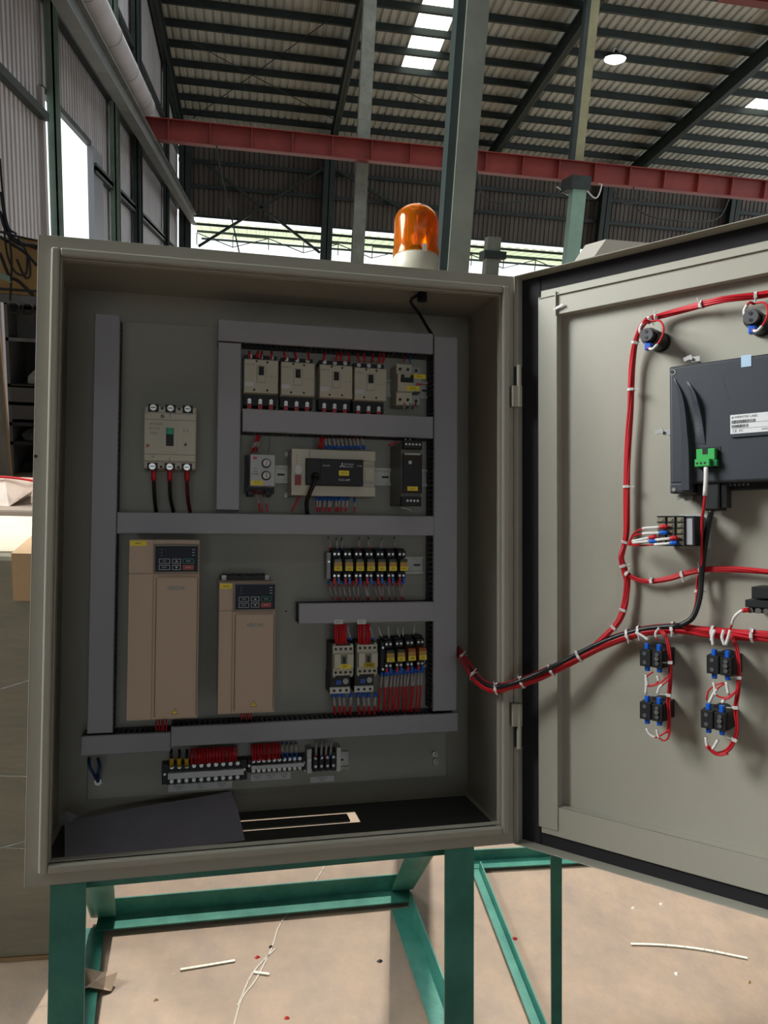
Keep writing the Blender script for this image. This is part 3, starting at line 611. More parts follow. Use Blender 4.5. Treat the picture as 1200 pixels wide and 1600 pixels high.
rail((378,589),(668,615),'zinc mounting rail behind the four breakers and the small breaker')
rail((382,729),(668,757),'zinc mounting rail behind the timer, controller and power supply')
rail((507,870),(661,896),'zinc mounting rail behind the row of seven relays')
rail((515,1022),(672,1040),'zinc mounting rail behind the contactors and four relays')
rail((476,1178),(545,1202),'short zinc mounting rail under the small terminal group at the bottom')
#@@DEVICES
def ylabel(parent,x,y,z,w,h,s,name='yellow_label'):
    o=MB().box(x-w/2,x+w/2,y-.0004,y,z-h/2,z+h/2,YEL).build(name,parent); text('lettering',s,h*.62,o,(x,y-.0006,z),INKD,sx=.9); return o
def fb(tl,br,yf):     # front rectangle of a device measured on its front plane -> centre x, centre z, width, height
    a,b=cp(*tl,yf),cp(*br,yf); return (a.x+b.x)/2,(a.z+b.z)/2,abs(b.x-a.x),abs(a.z-b.z)
# ---- main breaker
yf=.165; cx,cz,w,h=fb((225,627),(305.5,738),yf)
mc=thing('main_breaker','large cream moulded case breaker with green and black toggle, at upper left','breaker',MC,(cx,YP,cz)); d=YP-yf
MB().bev(-w/2,w/2,-d+.012,0,-h*.5+.006,h*.5-.006,CREAM,.002).build('base_housing',mc)
MB().bev(-w/2,w/2,-d+.004,-d+.02,-h*.355,h*.355,CREAM,.002).build('cover',mc)
MB().box(-w*.14,w*.14,-d,-d+.006,-h*.21,h*.21,CREAM).build('toggle_bezel',mc)
MB().box(-w*.072,w*.072,-d-.0012,-d,-h*.13,h*.13,BLACK).build('toggle_slot',mc)
MB().box(-w*.065,w*.065,-d-.008,-d-.001,h*.03,h*.125,GREENB).build('toggle',mc,bevel=.001)
for zz,s in ((h*.29,1),(-h*.355,-1)): MB().box(-.0006,.0006,-d+.0035,-d+.006,min(zz,zz+.0*s)-.0,zz+h*.065,CREAMD).build('seam',mc)
for zz in (.25,-.25): MB().box(-w/2+.002,w/2-.002,-d+.0036,-d+.0045,h*zz-.0004,h*zz+.0004,CREAMD).build('seam',mc)
for s in (1,-1):
    for k in (-1,0,1):
        x=k*w*.33; z=s*h*.425
        o=MB().box(x-w*.10,x+w*.10,-d+.0105,-d+.0125,z-h*.055,z+h*.055,BLACK).build('terminal_pocket',mc)
        MB().cyl((x,-d+.006,z),(x,-d+.012,z),.0058,SCREW,10).box(x-.004,x+.004,-d+.005,-d+.007,z-.0007,z+.0007,BLACK).build('terminal_screw',o)
    for k in (-.5,.5): MB().cyl((k*w*.33,-d+.0105,s*h*.425),(k*w*.33,-d+.013,s*h*.425),.0025,BLACK,8).build('fixing_hole',mc)
for x,z,m_,r in ((-w*.15,h*.30,CREAMD,.0035),(-w*.42,-h*.13,REDB,.003),(w*.30,-h*.10,CREAMD,.003),(w*.30,-h*.10,INKD,.0016)): MB().cyl((x,-d+.003,z),(x,-d+.005,z),r,m_,10).build('cover_screw',mc)
o=MB().prism([(-.002,-.0012),(0,-.0012),(-.001,.0006)],1,-d+.0032,-d+.0045,INKD).build('maker_mark',mc)
o.location=(-w*.36,0,h*.185); text('lettering','MITSUBISHI',.0062,mc,(-w*.25,-d+.0034,h*.185),CREAMD,sx=.75); text('lettering','NF125-SV',.006,mc,(-w*.30,-d+.0034,h*.12),CREAMD,sx=.75); text('lettering','5 5',.008,mc,(w*.3,-d+.0034,h*.10),CREAMD); text('lettering','100A',.006,mc,(-w*.32,-d+.0034,h*.05),CREAMD); text('lettering','SB',.006,mc,(-w*.32,-d+.0034,-h*.29),CREAMD)
# ---- four small breakers
def small_breaker(w,h):
    t=thing('small_breaker','x','breaker',MC,(0,0,0),'four small breakers in the top row'); d=.062
    MB().bev(-w/2,w/2,-d,-.008,-h/2,h/2,CREAM,.0015).build('housing',t)
    MB().box(-w/2+.001,w/2-.001,-.042,0,-h/2-.021,h/2+.012,BLACK).build('terminal_block',t)
    MB().box(-w*.13,w*.13,-d-.0006,-d,-h*.20,h*.30,CREAMD).build('bezel_groove',t); MB().box(-w*.12,w*.12,-d-.0014,-d,-h*.19,h*.29,CREAM).build('toggle_bezel',t)
    MB().box(-w*.075,w*.075,-d-.0024,-d-.001,h*.02,h*.28,BLACK).build('toggle_slot',t); MB().box(-w*.065,w*.065,-d-.008,-d-.002,h*.03,h*.16,BLACK).build('toggle',t,bevel=.0008)
    for k in (-1,0,1):
        x=k*w*.32
        o=MB().cyl((x,-.046,-h/2-.012),(x,-.042,-h/2-.012),.0036,SCREW,10).box(x-.0035,x+.0035,-.0445,-.042,-h/2-.018,-h/2-.015,SCREW).build('terminal_screw',t)
        MB().cyl((x,-.046,h/2+.008),(x,-.042,h/2+.008),.0042,SCREW,8).build('terminal_screw',t)
        MB().box(x-.004,x+.004,-.044,-.03,-h/2-.030,-h/2-.019,REDW).build('red_lug_sleeve',t)
    for x,z in ((-w*.14,h*.44),(w*.18,h*.42),(-w*.2,-h*.42),(w*.18,-h*.42)): MB().cyl((x,-d-.0004,z),(x,-d+.001,z),.0022,INKD,8).build('cover_screw',t)
    MB().box(-w*.48,-w*.22,-d-.0004,-d,-h*.31,-h*.19,PAPER).build('rating_label',t)
    text('lettering','NF30-CS',.0045,t,(-w*.33,-d-.0004,h*.33),CREAMD); text('lettering','I  O  C',.006,t,(w*.32,-d-.0004,h*.0),CREAMD)
    return t
sb=None; yf=YP-.062
where=['leftmost of the four small breakers in the top row','second from left of the four small breakers in the top row','third from left of the four small breakers in the top row','rightmost of the four small breakers, next to the bare rail']
for i,(tl,br) in enumerate((((381.6,560),(434.5,615)),((439.3,564),(491.5,619.5)),((499.2,567.5),(551.4,624)),((554,572),(604,628)))):
    cx,cz,w,h=fb(tl,br,yf)
    if sb is None: sb=small_breaker(w,h); sb.matrix_world=MC@Matrix.Translation((cx,YP,cz)); sb['label']=where[0]
    else: dup(sb,MC,(cx,YP,cz),where[i])
# ---- residual current breaker
yf=YP-.07; cx,cz,w,h=fb((623,565),(663,632),yf)
t=thing('residual_current_breaker','narrow cream and grey breaker with yellow labels at the right end of the top row','breaker',MC,(cx,YP,cz)); wb_=w*.62
LG=mat('light_grey_plastic',(.42,.43,.43),.4)
for z0,z1,y in ((h*.24,h*.5,-.052),(-h*.19,h*.24,-.064),(-h*.5,-h*.19,-.052)):
    MB().bev(-w/2,-w/2+wb_,y,0,z0,z1,CREAM,.001).build('housing',t); MB().bev(-w/2+wb_+.0005,w/2-.002,y+.006,0,z0+.002,z1-.003,LG,.001).build('side_module',t)
for s in (.37,-.37):
    for x in (-.36,-.06,.3): MB().cyl((x*w,-.0545+(0 if x<.2 else .007),h*s),(x*w,-.052+(0 if x<.2 else .007),h*s),.003,INKD,8).build('terminal_hole',t)
MB().box(-w*.40,w*.08,-.070,-.064,h*.02,h*.13,BLACK).build('toggle_bar',t,bevel=.001)
for x in(-.34,.02): MB().box(w*(x-.05),w*(x+.05),-.072,-.068,h*.02,h*.19,BLACK).build('toggle',t)
MB().box(w*.24,w*.46,-.0605,-.058,-h*.02,h*.03,REDB).build('test_button',t)
ylabel(t,w*.36,-.0585,h*.20,w*.5,h*.11,'Q1-6'); ylabel(t,w*.08,-.0645,-h*.11,w*.5,h*.11,'Q1-5')
# ---- timer relay
yf=YP-.085; cx,cz,w,h=fb((391,709.5),(429.4,760),yf)
t=thing('timer_relay','square white timer with two round dials, left of the controller','timer',MC,(cx,YP,cz))
MB().box(-w/2-.006,w/2+.004,-.03,0,-h/2-.010,h/2+.004,BLACK).build('socket',t); MB().bev(-w/2,w/2,-.085,-.03,-h/2,h/2,DUCT,.001).build('housing',t)
MB().box(-w/2+.001,w/2-.001,-.0858,-.085,-h/2+.001,h/2-.001,mat('pale_face',(.50,.52,.54),.4)).build('face_plate',t)
for z in (.22,-.17):
    o=MB().cyl((w*.14,-.087,h*z),(w*.14,-.0857,h*z),.0088,INKD,20).build('dial_scale',t); MB().cyl((w*.14,-.095,h*z),(w*.14,-.087,h*z),.0062,SLEEVE,16).box(w*.14-.0005,w*.14+.0005,-.0953,-.095,h*z-.005,h*z+.005,INKD).build('dial_knob',o)
MB().box(-w*.38,-w*.24,-.0863,-.0857,h*.34,h*.42,REDB).build('indicator',t)
for k,s in enumerate(('SET','TIME','POWER')): text('lettering',s,.0038,t,(-w*.3,-.0862,h*(.05-.09*k)),INKD)
ylabel(t,-w*.22,-.0858,-h*.40,w*.46,h*.14,'T1-2')
for x in (-.42,.30): MB().bev(w*x-.006,w*x+.006,-.045,0,-h/2-.016,-h/2-.006,BLACK,.001).build('clip',t)
# ---- programmable controller
yf=YP-.075; cx,cz,w,h=fb((456,700.5),(587.6,776),yf)
t=thing('programmable_controller','long cream controller with black cover in the middle of the plate','controller',MC,(cx,YP,cz))
MB().bev(-w/2,w/2,-.06,0,-h/2,h/2,CREAM,.001).build('base_housing',t)
MB().bev(-w/2,-w*.29,-.073,-.055,-h/2,h/2,CREAM,.001).build('end_block',t)
MB().bev(-w*.288,w/2,-.068,-.055,h*.28,h/2,CREAM,.001).build('top_terminal_cover',t); MB().bev(-w*.288,w/2,-.068,-.055,-h/2,-h*.28,CREAM,.001).build('bottom_terminal_cover',t)
MB().bev(-w*.34,w*.335,-.082,-.055,-h*.28,h*.29,BLACK,.001).build('front_cover',t)
MB().bev(-w*.34,-w*.175,-.086,-.08,-h*.28,h*.29,BLACK,.001).build('port_cover',t)
for s in (.28,-.28):
    for r in range(3):
        mb=MB()
        for k in range(8): mb.box(w*(.36+.016*k),w*(.367+.016*k),-.0606,-.06,h*(s*.55+(.025*r if s>0 else -.025*r))-.0006,h*(s*.55+(.025*r if s>0 else -.025*r))+.0006,CREAMD)
        mb.build('led_row',t)
for k in range(4): MB().cyl((-w*.44,-.0735,h*(.36-.06*k)),(-w*.44,-.0728,h*(.36-.06*k)),.001,REDB,6).build('led',t)
MB().box(w*.38,w*.383,-.0606,-.06,-h*.12,h*.12,CREAMD).build('number_row',t)
# three-diamond mark and lettering on the cover
mk=MB(); q0=(w*.085,h*.155)
for a in (90,210,330):
    r=.0030; ca,sa=math.cos(math.radians(a)),math.sin(math.radians(a)); p0=Vector((q0[0],q0[1])); tip=p0+Vector((ca,sa))*r*2; s1=p0+Vector((math.cos(math.radians(a+30)),math.sin(math.radians(a+30))))*r*1.155; s2=p0+Vector((math.cos(math.radians(a-30)),math.sin(math.radians(a-30))))*r*1.155
    mk.prism([p0,s2,tip,s1],1,-.0823,-.082,INK)
mk.build('maker_mark',t); text('lettering','MITSUBISHI\nELECTRIC',.0045,t,(w*.165,-.0823,h*.155),INK,sx=.8); text('lettering','MELSEC',.0042,t,(-w*.10,-.0823,h*.14),INK); text('lettering','FX3G',.0042,t,(w*.29,-.0823,h*.15),INK)
text('lettering','FX3G-40M',.0058,t,(w*.11,-.0823,-h*.16),INK,sx=.85); ylabel(t,w*.105,-.082,-h*.01,w*.12,h*.11,'U1-3')
for s in (1,-1): MB().box(-w/2-.006,-w/2,-.004,0,s*h*.46-.004,s*h*.46+.004,STEEL).build('mounting_ear',t)
tg=thing('tag_loop','white and red tag hanging on the left end of the controller','tag',MC,(cx-w*.425,YP-.076,cz))
MB().prism([(.0062*math.cos(a*.524),.004+.0088*math.sin(a*.524)) for a in range(12)],1,-.001,0,WHITE).build('white_disc',tg); MB().box(-.0058,.0058,-.001,0,-.025,-.006,mat('dark_red_tag',(.30,.02,.02),.4)).build('red_tag',tg)
# ---- power supply
yf=YP-.10; cx,cz,w,h=fb((629,688),(659.5,791),yf)
t=thing('power_supply','tall narrow black power supply with clear cover at the right of the middle row','power supply',MC,(cx,YP,cz))
MB().box(-w/2,w/2,-.09,0,-h/2+.004,h/2-.002,mat('psu_metal',(.17,.17,.155),.45)).build('metal_case',t)
MB().bev(-w/2+.001,w/2,-.10,-.09,-h*.30,h*.30,mat('dark_brown_cover',(.05,.035,.03),.2),.001).build('front_cover',t)
MB().bev(-w/2-.002,w/2-.002,-.103,-.09,-h/2,-h*.36,BLACK,.001).build('lower_terminal',t); MB().bev(-w/2+.001,w/2-.001,-.103,-.09,h*.37,h/2,BLACK,.001).build('upper_terminal',t)
for k in range(5): MB().cyl((w*(-.34+.17*k),-.1045,h*.44),(w*(-.34+.17*k),-.103,h*.44),.0022,SCREW,8).build('terminal_screw',t)
for k in range(4): MB().cyl((w*(-.26+.17*k),-.1045,-h*.42),(w*(-.26+.17*k),-.103,-h*.42),.0022,SCREW,8).build('terminal_screw',t)
MB().box(-w*.45,w*.45,-.1015,-.10,-h*.20,h*.20,BLACK).build('window',t); MB().box(-.001,.0015,-.1022,-.1015,-h*.3,h*.2,BLACK).build('divider',t); MB().box(-w*.2,-w*.05,-.1022,-.1015,h*.14,h*.19,INK).build('mark',t)
MB().box(-w*.4,w*.4,-.1005,-.0995,h*.28,h*.31,STEEL).build('clip_bar',t)
ylabel(t,0,-.1022,-h*.235,w*.52,h*.065,'U1-4')
# ---- frequency drives
def drive(tl,br,dep,label,kp,seamx,seamy,rec,logo,tri,tag_s,ylab,heat=False):
    yf=YP-dep; a=cp(*tl,yf); b=cp(*br,yf); cx,cz,w,h=(a.x+b.x)/2,(a.z+b.z)/2,b.x-a.x,a.z-b.z
    t=thing('frequency_drive',label,'drive',MC,(cx,YP,cz))
    def L(px,py,e=0): q=cp(px,py,yf-e); return q.x-cx,q.z-cz
    MB().box(-w/2+.004,w/2-.004,-dep*.55,0,-h/2+.004,h/2+(.006 if heat else -.003),mat('drive_dark_side',(.035,.036,.04),.5)).build('heat_sink',t)
    MB().bev(-w/2,w/2,-dep+.003,-dep*.5,-h/2,h/2,TAN,.002).build('housing',t)
    sx=L(*seamx)[0]; sz=L(*seamy)[1]
    MB().box(-w/2+.001,sx-.0008,-dep,-dep+.003,-h/2+.001,sz-.0006,TAN).build('side_cover',t); MB().box(-w/2+.001,sx-.0008,-dep,-dep+.003,sz+.0006,h/2-.001,TAN).build('top_cover',t)
    k0,k1=L(*kp[0]),L(*kp[1])
    MB().box(sx+.0008,w/2-.001,-dep,-dep+.003,k0[1]+.0015,h/2-.001,TAN).build('top_cover',t)
    MB().box(sx+.0008,w/2-.001,-dep,-dep+.003,-h/2+.001,k1[1]-.002,TAN).build('front_cover',t)
    r0,r1=L(*rec[0]),L(*rec[1])
    for (x0,x1,z0,z1) in ((r0[0]-.0012,r0[0],r1[1],r0[1]),(r1[0],r1[0]+.0012,r1[1],r0[1])): MB().box(x0,x1,-dep-.0003,-dep,z0,z1,TAND).build('groove',t)
    MB().prism([(-dep,r0[1]+.004),(-dep-.0028,r0[1]),(-dep-.0028,r1[1]),(-dep,r1[1])],0,r0[0]+.001,r1[0]-.001,TAN).build('cover_panel',t)
    kp_=MB().bev(k0[0],k1[0],-dep-.006,-dep+.002,k1[1],k0[1],mat('keypad_rim',(.30,.27,.22),.4),.0015).build('keypad',t)
    MB().box(k0[0]+.0022,k1[0]-.0022,-dep-.0065,-dep-.006,k1[1]+.0022,k0[1]-.0022,NAVY).build('keypad_face',kp_)
    kw,kh=k1[0]-k0[0],k0[1]-k1[1]; mxx=(k0[0]+k1[0])/2
    for c in range(3):
        for r in range(2):
            x=k0[0]+kw*(.235,.5,.76)[c]; z=k0[1]-kh*(.58,.80)[r]; bw,bh=kw*(.12,.095,.12)[c],kh*.085; m_=INK if c<2 else (GREENB if r==0 else REDB); y=-dep-.0072
            o=MB().box(x-bw,x+bw,y,y+.0007,z-bh,z+bh,m_).box(x-bw+.0008,x+bw-.0008,y-.0005,y,z-bh+.0008,z+bh-.0008,NAVY if not(c==2 and r) else mat('dull_red',(.35,.06,.06),.5)).build('key',kp_)
            if c==1: s=1 if r==0 else -1; MB().prism([(x-.0026,z-.0014*s),(x+.0026,z-.0014*s),(x,z+.0018*s)],1,y-.0008,y-.0005,INK).build('arrow_mark',kp_)
            else: text('lettering',(('PRG','SHIFT'),(),('RUN','STOP'))[c][r],bh*.85,kp_,(x,y-.0007,z),INK)
    for k in range(3):
        MB().box(k0[0]+kw*.84,k0[0]+kw*.90,-dep-.0068,-dep-.0064,k0[1]-kh*(.17+.1*k)-.0005,k0[1]-kh*(.17+.1*k)+.0005,INK).build('unit_mark',kp_); MB().cyl((k0[0]+kw*.17,-dep-.0068,k0[1]-kh*(.17+.1*k)),(k0[0]+kw*.17,-dep-.0064,k0[1]-kh*(.17+.1*k)),.0006,INK,6).build('led',kp_)
    q=L(*logo); text('lettering','VEICHI',.009,t,(q[0],-dep-.0031,q[1]),TEAL,sx=1.05)
    q=L(*tri); s_=.0058
    o=MB().prism([(q[0]-s_,q[1]-s_*.75),(q[0]+s_,q[1]-s_*.75),(q[0],q[1]+s_)],1,-dep-.0031,-dep-.0028,INKD).prism([(q[0]-s_*.8,q[1]-s_*.62),(q[0]+s_*.8,q[1]-s_*.62),(q[0],q[1]+s_*.75)],1,-dep-.0033,-dep-.0031,YEL).build('warning_triangle',t)
    MB().prism([(q[0]+.0008,q[1]+.0028),(q[0]-.0012,q[1]-.0004),(q[0]+.0002,q[1]-.0004),(q[0]-.0008,q[1]-.003),(q[0]+.0014,q[1]+.0004),(q[0],q[1]+.0004)],1,-dep-.0035,-dep-.0033,INKD).build('lightning_mark',t)
    q=L(*ylab); ylabel(t,q[0],-dep,q[1],.027 if w>.105 else .021,.0085,tag_s)
    if heat:
        for k in range(14): MB().box(-w/2+.008+k*(w-.016)/14,-w/2+.011+k*(w-.016)/14,-dep*.55,0,h/2+.006,h/2+.009,DUCTD).build('fin',t)
        for x in(-.4,.4): MB().box(w*x-.004,w*x+.004,-dep*.56,-dep*.5,h/2,h/2+.009,STEEL).build('mounting_clip',t)
    return t
drive((201.7,843),(308.5,1122),.155,'larger tan frequency drive with navy keypad, at lower left','' and 0 or ((241,851),(311,895)),(239,960),(220,896),((245,903),(305.5,1118)),(275,919),(273,1111),'-INV1',(216,849))
drive((342.3,910),(428.5,1113),.145,'smaller tan frequency drive with navy keypad, right of the larger one',((365.5,911),(431,953)),(362.7,1000),(350,954),((368,961),(426,1108)),(398,976.5),(396,1099.5),'-INV2',(353,916),heat=True)
# ---- plug-in relays
def relay(label,group,led=AMBL,win=SMOKE):
    t=thing('plug_in_relay',label,'relay',MC,(0,0,0),group); w=.0165
    MB().bev(-w/2,w/2,-.028,0,-.032,.032,BLACK,.001).build('socket',t)
    MB().bev(-w/2,w/2,-.04,-.028,.014,.028,BLACK,.001).bev(-w/2,w/2,-.04,-.028,-.028,-.014,BLACK,.001).build('terminal_step',t)
    MB().bev(-w/2+.001,w/2-.001,-.058,-.028,-.012,.012,win,.001).build('relay_body',t)
    MB().box(-w/2+.001,w/2-.001,-.0595,-.057,-.003,.006,led).build('amber_clip',t)
    ylabel(t,0,-.0595,-.0065,w*.92,.0088,'KA')
    for z in (.021,-.021):
        for x in (-.004,.004): MB().cyl((x,-.0415,z),(x,-.04,z),.0024,SCREW,8).build('terminal_screw',t)
    for x,m_ in ((-.004,REDW),(.004,BLUD)): MB().box(x-.0022,x+.0022,-.044,-.038,-.036,-.025,m_).build('lug_sleeve',t)
    return t
rl=None; yf=YP-.0595
names=['leftmost','second from left','third from left','middle','third from right','second from right','rightmost']
for i in range(7):
    q=cp(528.5+17.15*i,884,yf); l=names[i]+' of the seven black relays with yellow labels in the upper relay row'
    if rl is None: rl=relay(l,'seven relays in the upper row'); rl.matrix_world=MC@Matrix.Translation((q.x,YP,q.z+.001))
    else: dup(rl,MC,(q.x,YP,q.z+.001),l)
RW=q.x
q=cp(513,884,YP-.03); t=thing('rail_end_clamp','grey rail end clamp left of the seven relays','clamp',MC,(q.x,YP,q.z)); MB().bev(-.004,.004,-.035,0,-.026,.026,DUCT,.001).build('clamp_body',t); MB().cyl((0,-.037,.008),(0,-.035,.008),.002,SCREW,8).build('screw',t)
rl2=None; win2=mat('orange_relay_window',(.42,.12,.03),.25)
for i in range(4):
    q=cp(610.5+16.8*i,1026.5-1.2*i,yf); l=names[[0,1,5,6][i]]+' of the four relays in the lower row beside the contactors'
    if i in (0,2):
        rl2=relay(l,'four relays in the lower row',win=SMOKE if i==0 else win2); rl2.matrix_world=MC@Matrix.Translation((q.x,YP,q.z+.001))
        if i==2:
            pass
    else: dup(rl2,MC,(q.x,YP,q.z+.001),l)
q=cp(597,1028,YP-.03); t=thing('small_relay_base','slim black relay base left of the four lower relays','relay',MC,(q.x,YP,q.z)); MB().bev(-.005,.005,-.036,0,-.033,.033,BLACK,.001).build('socket',t); MB().cyl((0,-.038,.021),(0,-.036,.021),.0024,SCREW,8).build('terminal_screw',t); MB().cyl((0,-.038,-.021),(0,-.036,-.021),.0024,SCREW,8).build('terminal_screw',t)
# ---- contactors with overload relays
def contactor(w,h,label):
    t=thing('contactor',label,'contactor',MC,(0,0,0),'two contactors')
    MB().box(-w/2-.003,w/2,-.055,0,-h/2,h/2+.004,BLACK).build('rear_housing',t)
    MB().bev(-w/2,w/2,-.062,-.05,-h/2,h/2,CREAM,.001).build('front_housing',t); MB().bev(-w*.47,w*.47,-.072,-.06,-h*.24,h*.24,CREAM,.001).build('raised_cover',t)
    MB().box(-w*.16,w*.16,-.0724,-.072,-h*.08,h*.22,CREAMD).build('recess',t); MB().box(-w*.06,w*.06,-.0755,-.072,-h*.06,h*.14,BLACK).build('indicator_slider',t)
    for s in (.39,-.39):
        for k in range(4): MB().cyl((w*(-.36+.24*k),-.0628,h*s),(w*(-.36+.24*k),-.062,h*s),.0026,INKD,10).build('terminal_hole',t)
    for s in(-.42,.42): MB().box(w*s-.002,w*s+.002,-.06,-.05,-h/2-.003,-h/2,CREAM).box(w*s-.002,w*s+.002,-.06,-.05,h/2,h/2+.003,CREAM).build('foot',t)
    return t
yf=YP-.068; c0=None
for i,(tl,br) in enumerate((((521,1010),(553,1056)),((559.5,1008),(590,1054)))):
    cx,cz,w,h=fb(tl,br,yf); l=['left','right'][i]+' cream contactor of the pair under the short duct'
    if c0 is None: c0=contactor(w,h,l); c0.matrix_world=MC@Matrix.Translation((cx,YP,cz)); ct=c0
    else: ct=dup(c0,MC,(cx,YP,cz),l)
    ylabel(ct,0.002,-.0722,-h*.17,w*.56,.009,'KM%d'%(i+1))
    t=thing('overload_relay','black and blue overload relay below the '+['left','right'][i]+' contactor','relay',MC,(cx-.004,YP,cz-h/2-.019))
    MB().bev(-w/2,w/2,-.052,0,-.016,.019,BLACK,.001).build('housing',t); MB().bev(-w/2,w/2-.001,-.056,-.05,-.016,-.004,WHITE,.001).build('terminal_strip',t)
    for k in(-1,0,1): MB().cyl((w*.3*k,-.0568,-.010),(w*.3*k,-.056,-.010),.0028,INKD,8).build('terminal_hole',t)
    MB().cyl((w*.26,-.056,.007),(w*.26,-.052,.007),.0055,LG,14).build('current_dial',t); MB().box(-w*.2,w*.06,-.054,-.052,.001,.009,BLUW).build('reset_button',t)
# ---- terminal strips at the bottom
def tstrip(x0,x1,z,n,hh,label,strip_h,m=BLACK,end=.008):
    t=thing('terminal_strip',label,'terminal strip',MC,((x0+x1)/2,YP,z)); w=x1-x0
    MB().bev(-w/2,w/2,-.022,0,-hh/2,hh/2,m,.001).build('base',t); MB().bev(-w/2+end,w/2-end*.6,-.034,-.02,-strip_h*.6,strip_h*.4,PAPER,.0006).build('cover_strip',t)
    p=(w-2*end)/n
    for k in range(n+1):
        x=-w/2+end+k*p; MB().box(x-.0008,x+.0008,-.031,-.02,-hh/2+.001,hh/2-.001,m).build('barrier',t)
        if k<n:
            for s in(1,-1): MB().cyl((x+p/2,-.0255,s*hh*.34),(x+p/2,-.022,s*hh*.34),min(.0038,p*.36),SCREW,8).build('terminal_screw',t)
    for s in(-1,1): MB().cyl((s*(w/2-end*.45),-.0235,0),(s*(w/2-end*.45),-.022,0),.0024,SCREW,8).build('fixing_screw',t)
    return t
y_=YP-.022
a,b=cp(253,1209,y_),cp(386,1203,y_); tstrip(a.x,b.x,(a.z+b.z)/2,10,.038,'large black terminal strip with white cover at lower left, below the duct',.011,end=.011); T1=(a.x,b.x,(a.z+b.z)/2)
a,b=cp(387,1197,y_),cp(477,1191,y_); tstrip(a.x,b.x,(a.z+b.z)/2,10,.026,'medium terminal strip with white cover in the middle of the bottom row',.007,end=.006); T2=(a.x,b.x,(a.z+b.z)/2)
a=cp(507,1191,YP-.04); t=thing('rail_terminals','four black rail terminals between white end clamps, right end of the bottom row','terminal block',MC,(a.x,YP,a.z)); T3=a
for k in range(4):
    x=-.0165+k*.0115; o=MB().bev(x-.0048,x+.0048,-.036,0,-.018,.018,BLACK,.001).build('terminal_module',t)
    for s in(.008,-.008): MB().cyl((x,-.038,s),(x,-.036,s),.0028,SCREW,8).build('terminal_screw',o)
for x in(-.028,.029): MB().bev(x-.0045,x+.0045,-.032,0,-.022,.024,WHITE,.001).build('end_clamp',t); MB().cyl((x,-.034,.004),(x,-.032,.004),.003,SCREW,8).build('clamp_screw',t)
for tl,br,s,l in (((263,1226),(362.5,1232),['POWER IN','R S T','MOTOR'],'white paper label under the large terminal strip'),((392,1211),(454,1216),['SENSOR','LIMIT SW','ALARM'],'white paper label under the medium terminal strip'),((485,1215),(522,1220),['CONTROL'],'white paper label under the rail terminals')):
    a,b=cp(*tl,YP),cp(*br,YP); hh=.0125 if len(s)==3 else .011; zc=(a.z+b.z)/2; t=thing('paper_label',l,'label',MC,((a.x+b.x)/2,YP,zc-hh/2)); w=b.x-a.x
    MB().box(-w/2,w/2,-.0005,0,0,hh,PAPER).build('label_sheet',t)
    for k,x in enumerate(s): text('lettering',x+'\n220V',.0042,t,(w*((k+.5)/len(s)-.5),-.0007,hh*.55),INKD)
#@@WIRES
# ================================================================ wires
def loft(P,m,r,n=6): 
    o=P[0].copy(); return o,MB().tube([p-o for p in P],r,m,n)
def wire(name,pts,r,m,label,group=None,cat='wire',sleeves=(),n=6,k=5):
    """pts in world space; sleeves = (from,to,material,radius) as fractions of the length"""
    P=cr(pts,k); o=P[0].copy(); t=MB().tube([p-o for p in P],r,m,n).build(name,mw=Matrix.Translation(o)); tag(t,label,cat,group)
    N_=len(P)-1
    for a,b,sm,sr in sleeves:
        i,j=int(round(a*N_)),max(int(round(a*N_))+1,int(round(b*N_))); MB().tube([p-o for p in P[i:j+1]],sr,sm,8).build('marker_sleeve' if sm in (SLEEVE,SLEEVDIM) else 'ferrule',t)
    return t
def cw(px,py,y): return MC@cp(px,py,y)
def dw(px,py,y): return MD@dp(px,py,y)
WR=.0016
ORD=['leftmost','second','third','fourth','fifth','sixth','seventh','eighth','ninth','tenth','eleventh','twelfth','thirteenth','fourteenth','fifteenth','sixteenth']
def ordinal(i,n,side='left'):
    return ORD[0] if i==0 else ('rightmost' if i==n-1 else ORD[i]+' from left')
def row(items,y,group,label,r=WR,slv=None,m=REDW,bulge=.006):
    """short wire drops; items = (x top, y top, x bottom, y bottom)"""
    n_it=len(items); lab0=label
    for q_,it in enumerate(items):
        label=lab0 if n_it==1 else lab0+', '+ordinal(q_,n_it)
        x0,y0,x1,y1=it[:4]; mm=it[4] if len(it)>4 else m; f=it[5] if len(it)>5 else None
        mid=((x0+x1)/2+random.uniform(-1.2,1.2),(y0+y1)/2)
        s=[]
        if slv: s.append((slv[0],slv[1],SLEEVDIM,r*1.1))
        if f is not None: s.append((slv[2],slv[3],f,r*1.5))
        wire('wire',[cw(x0,y0,y+.004),cw(*mid,y-bulge),cw(x1,y1,y)],r,mm,label,group,sleeves=s)
RED_,BLU_=REDW,BLUD
# main breaker tails
for k,(x0,x1) in enumerate(((240,243),(265,270),(292,296))):
    wire('power_cable',[cw(x0,735,.178),cw(x0+.5,755,.182),cw(x0+1.5,778,.195),cw(x1+1,800,.215)],.0034,[BLKW,BLKW,mat('maroon_wire_insulation',(.10,.008,.02),.4)][k],['left','middle','right'][k]+' of the three dark cables below the main breaker','three cables below the main breaker','cable',sleeves=[(0,.28,REDW,.0046)],n=8)
row([(x+3*math.sin(i),549-0*i+.02*(x-380),x,558+.025*(x-380)*1.6) for i,x in enumerate((390,401,407,424,446,463,482,505,525,533,545,562,570,581,592,598))],.185,'wires above the small breakers','dark red wire entering the small breakers from above',r=.0024)
row([(632,627,630,640,REDW),(641,628,640,641,BLUW),(650,629,647,641,REDW)],.19,'wires below the narrow breaker','short wire below the narrow cream breaker',slv=(.5,1,0,.5),r=.0014)
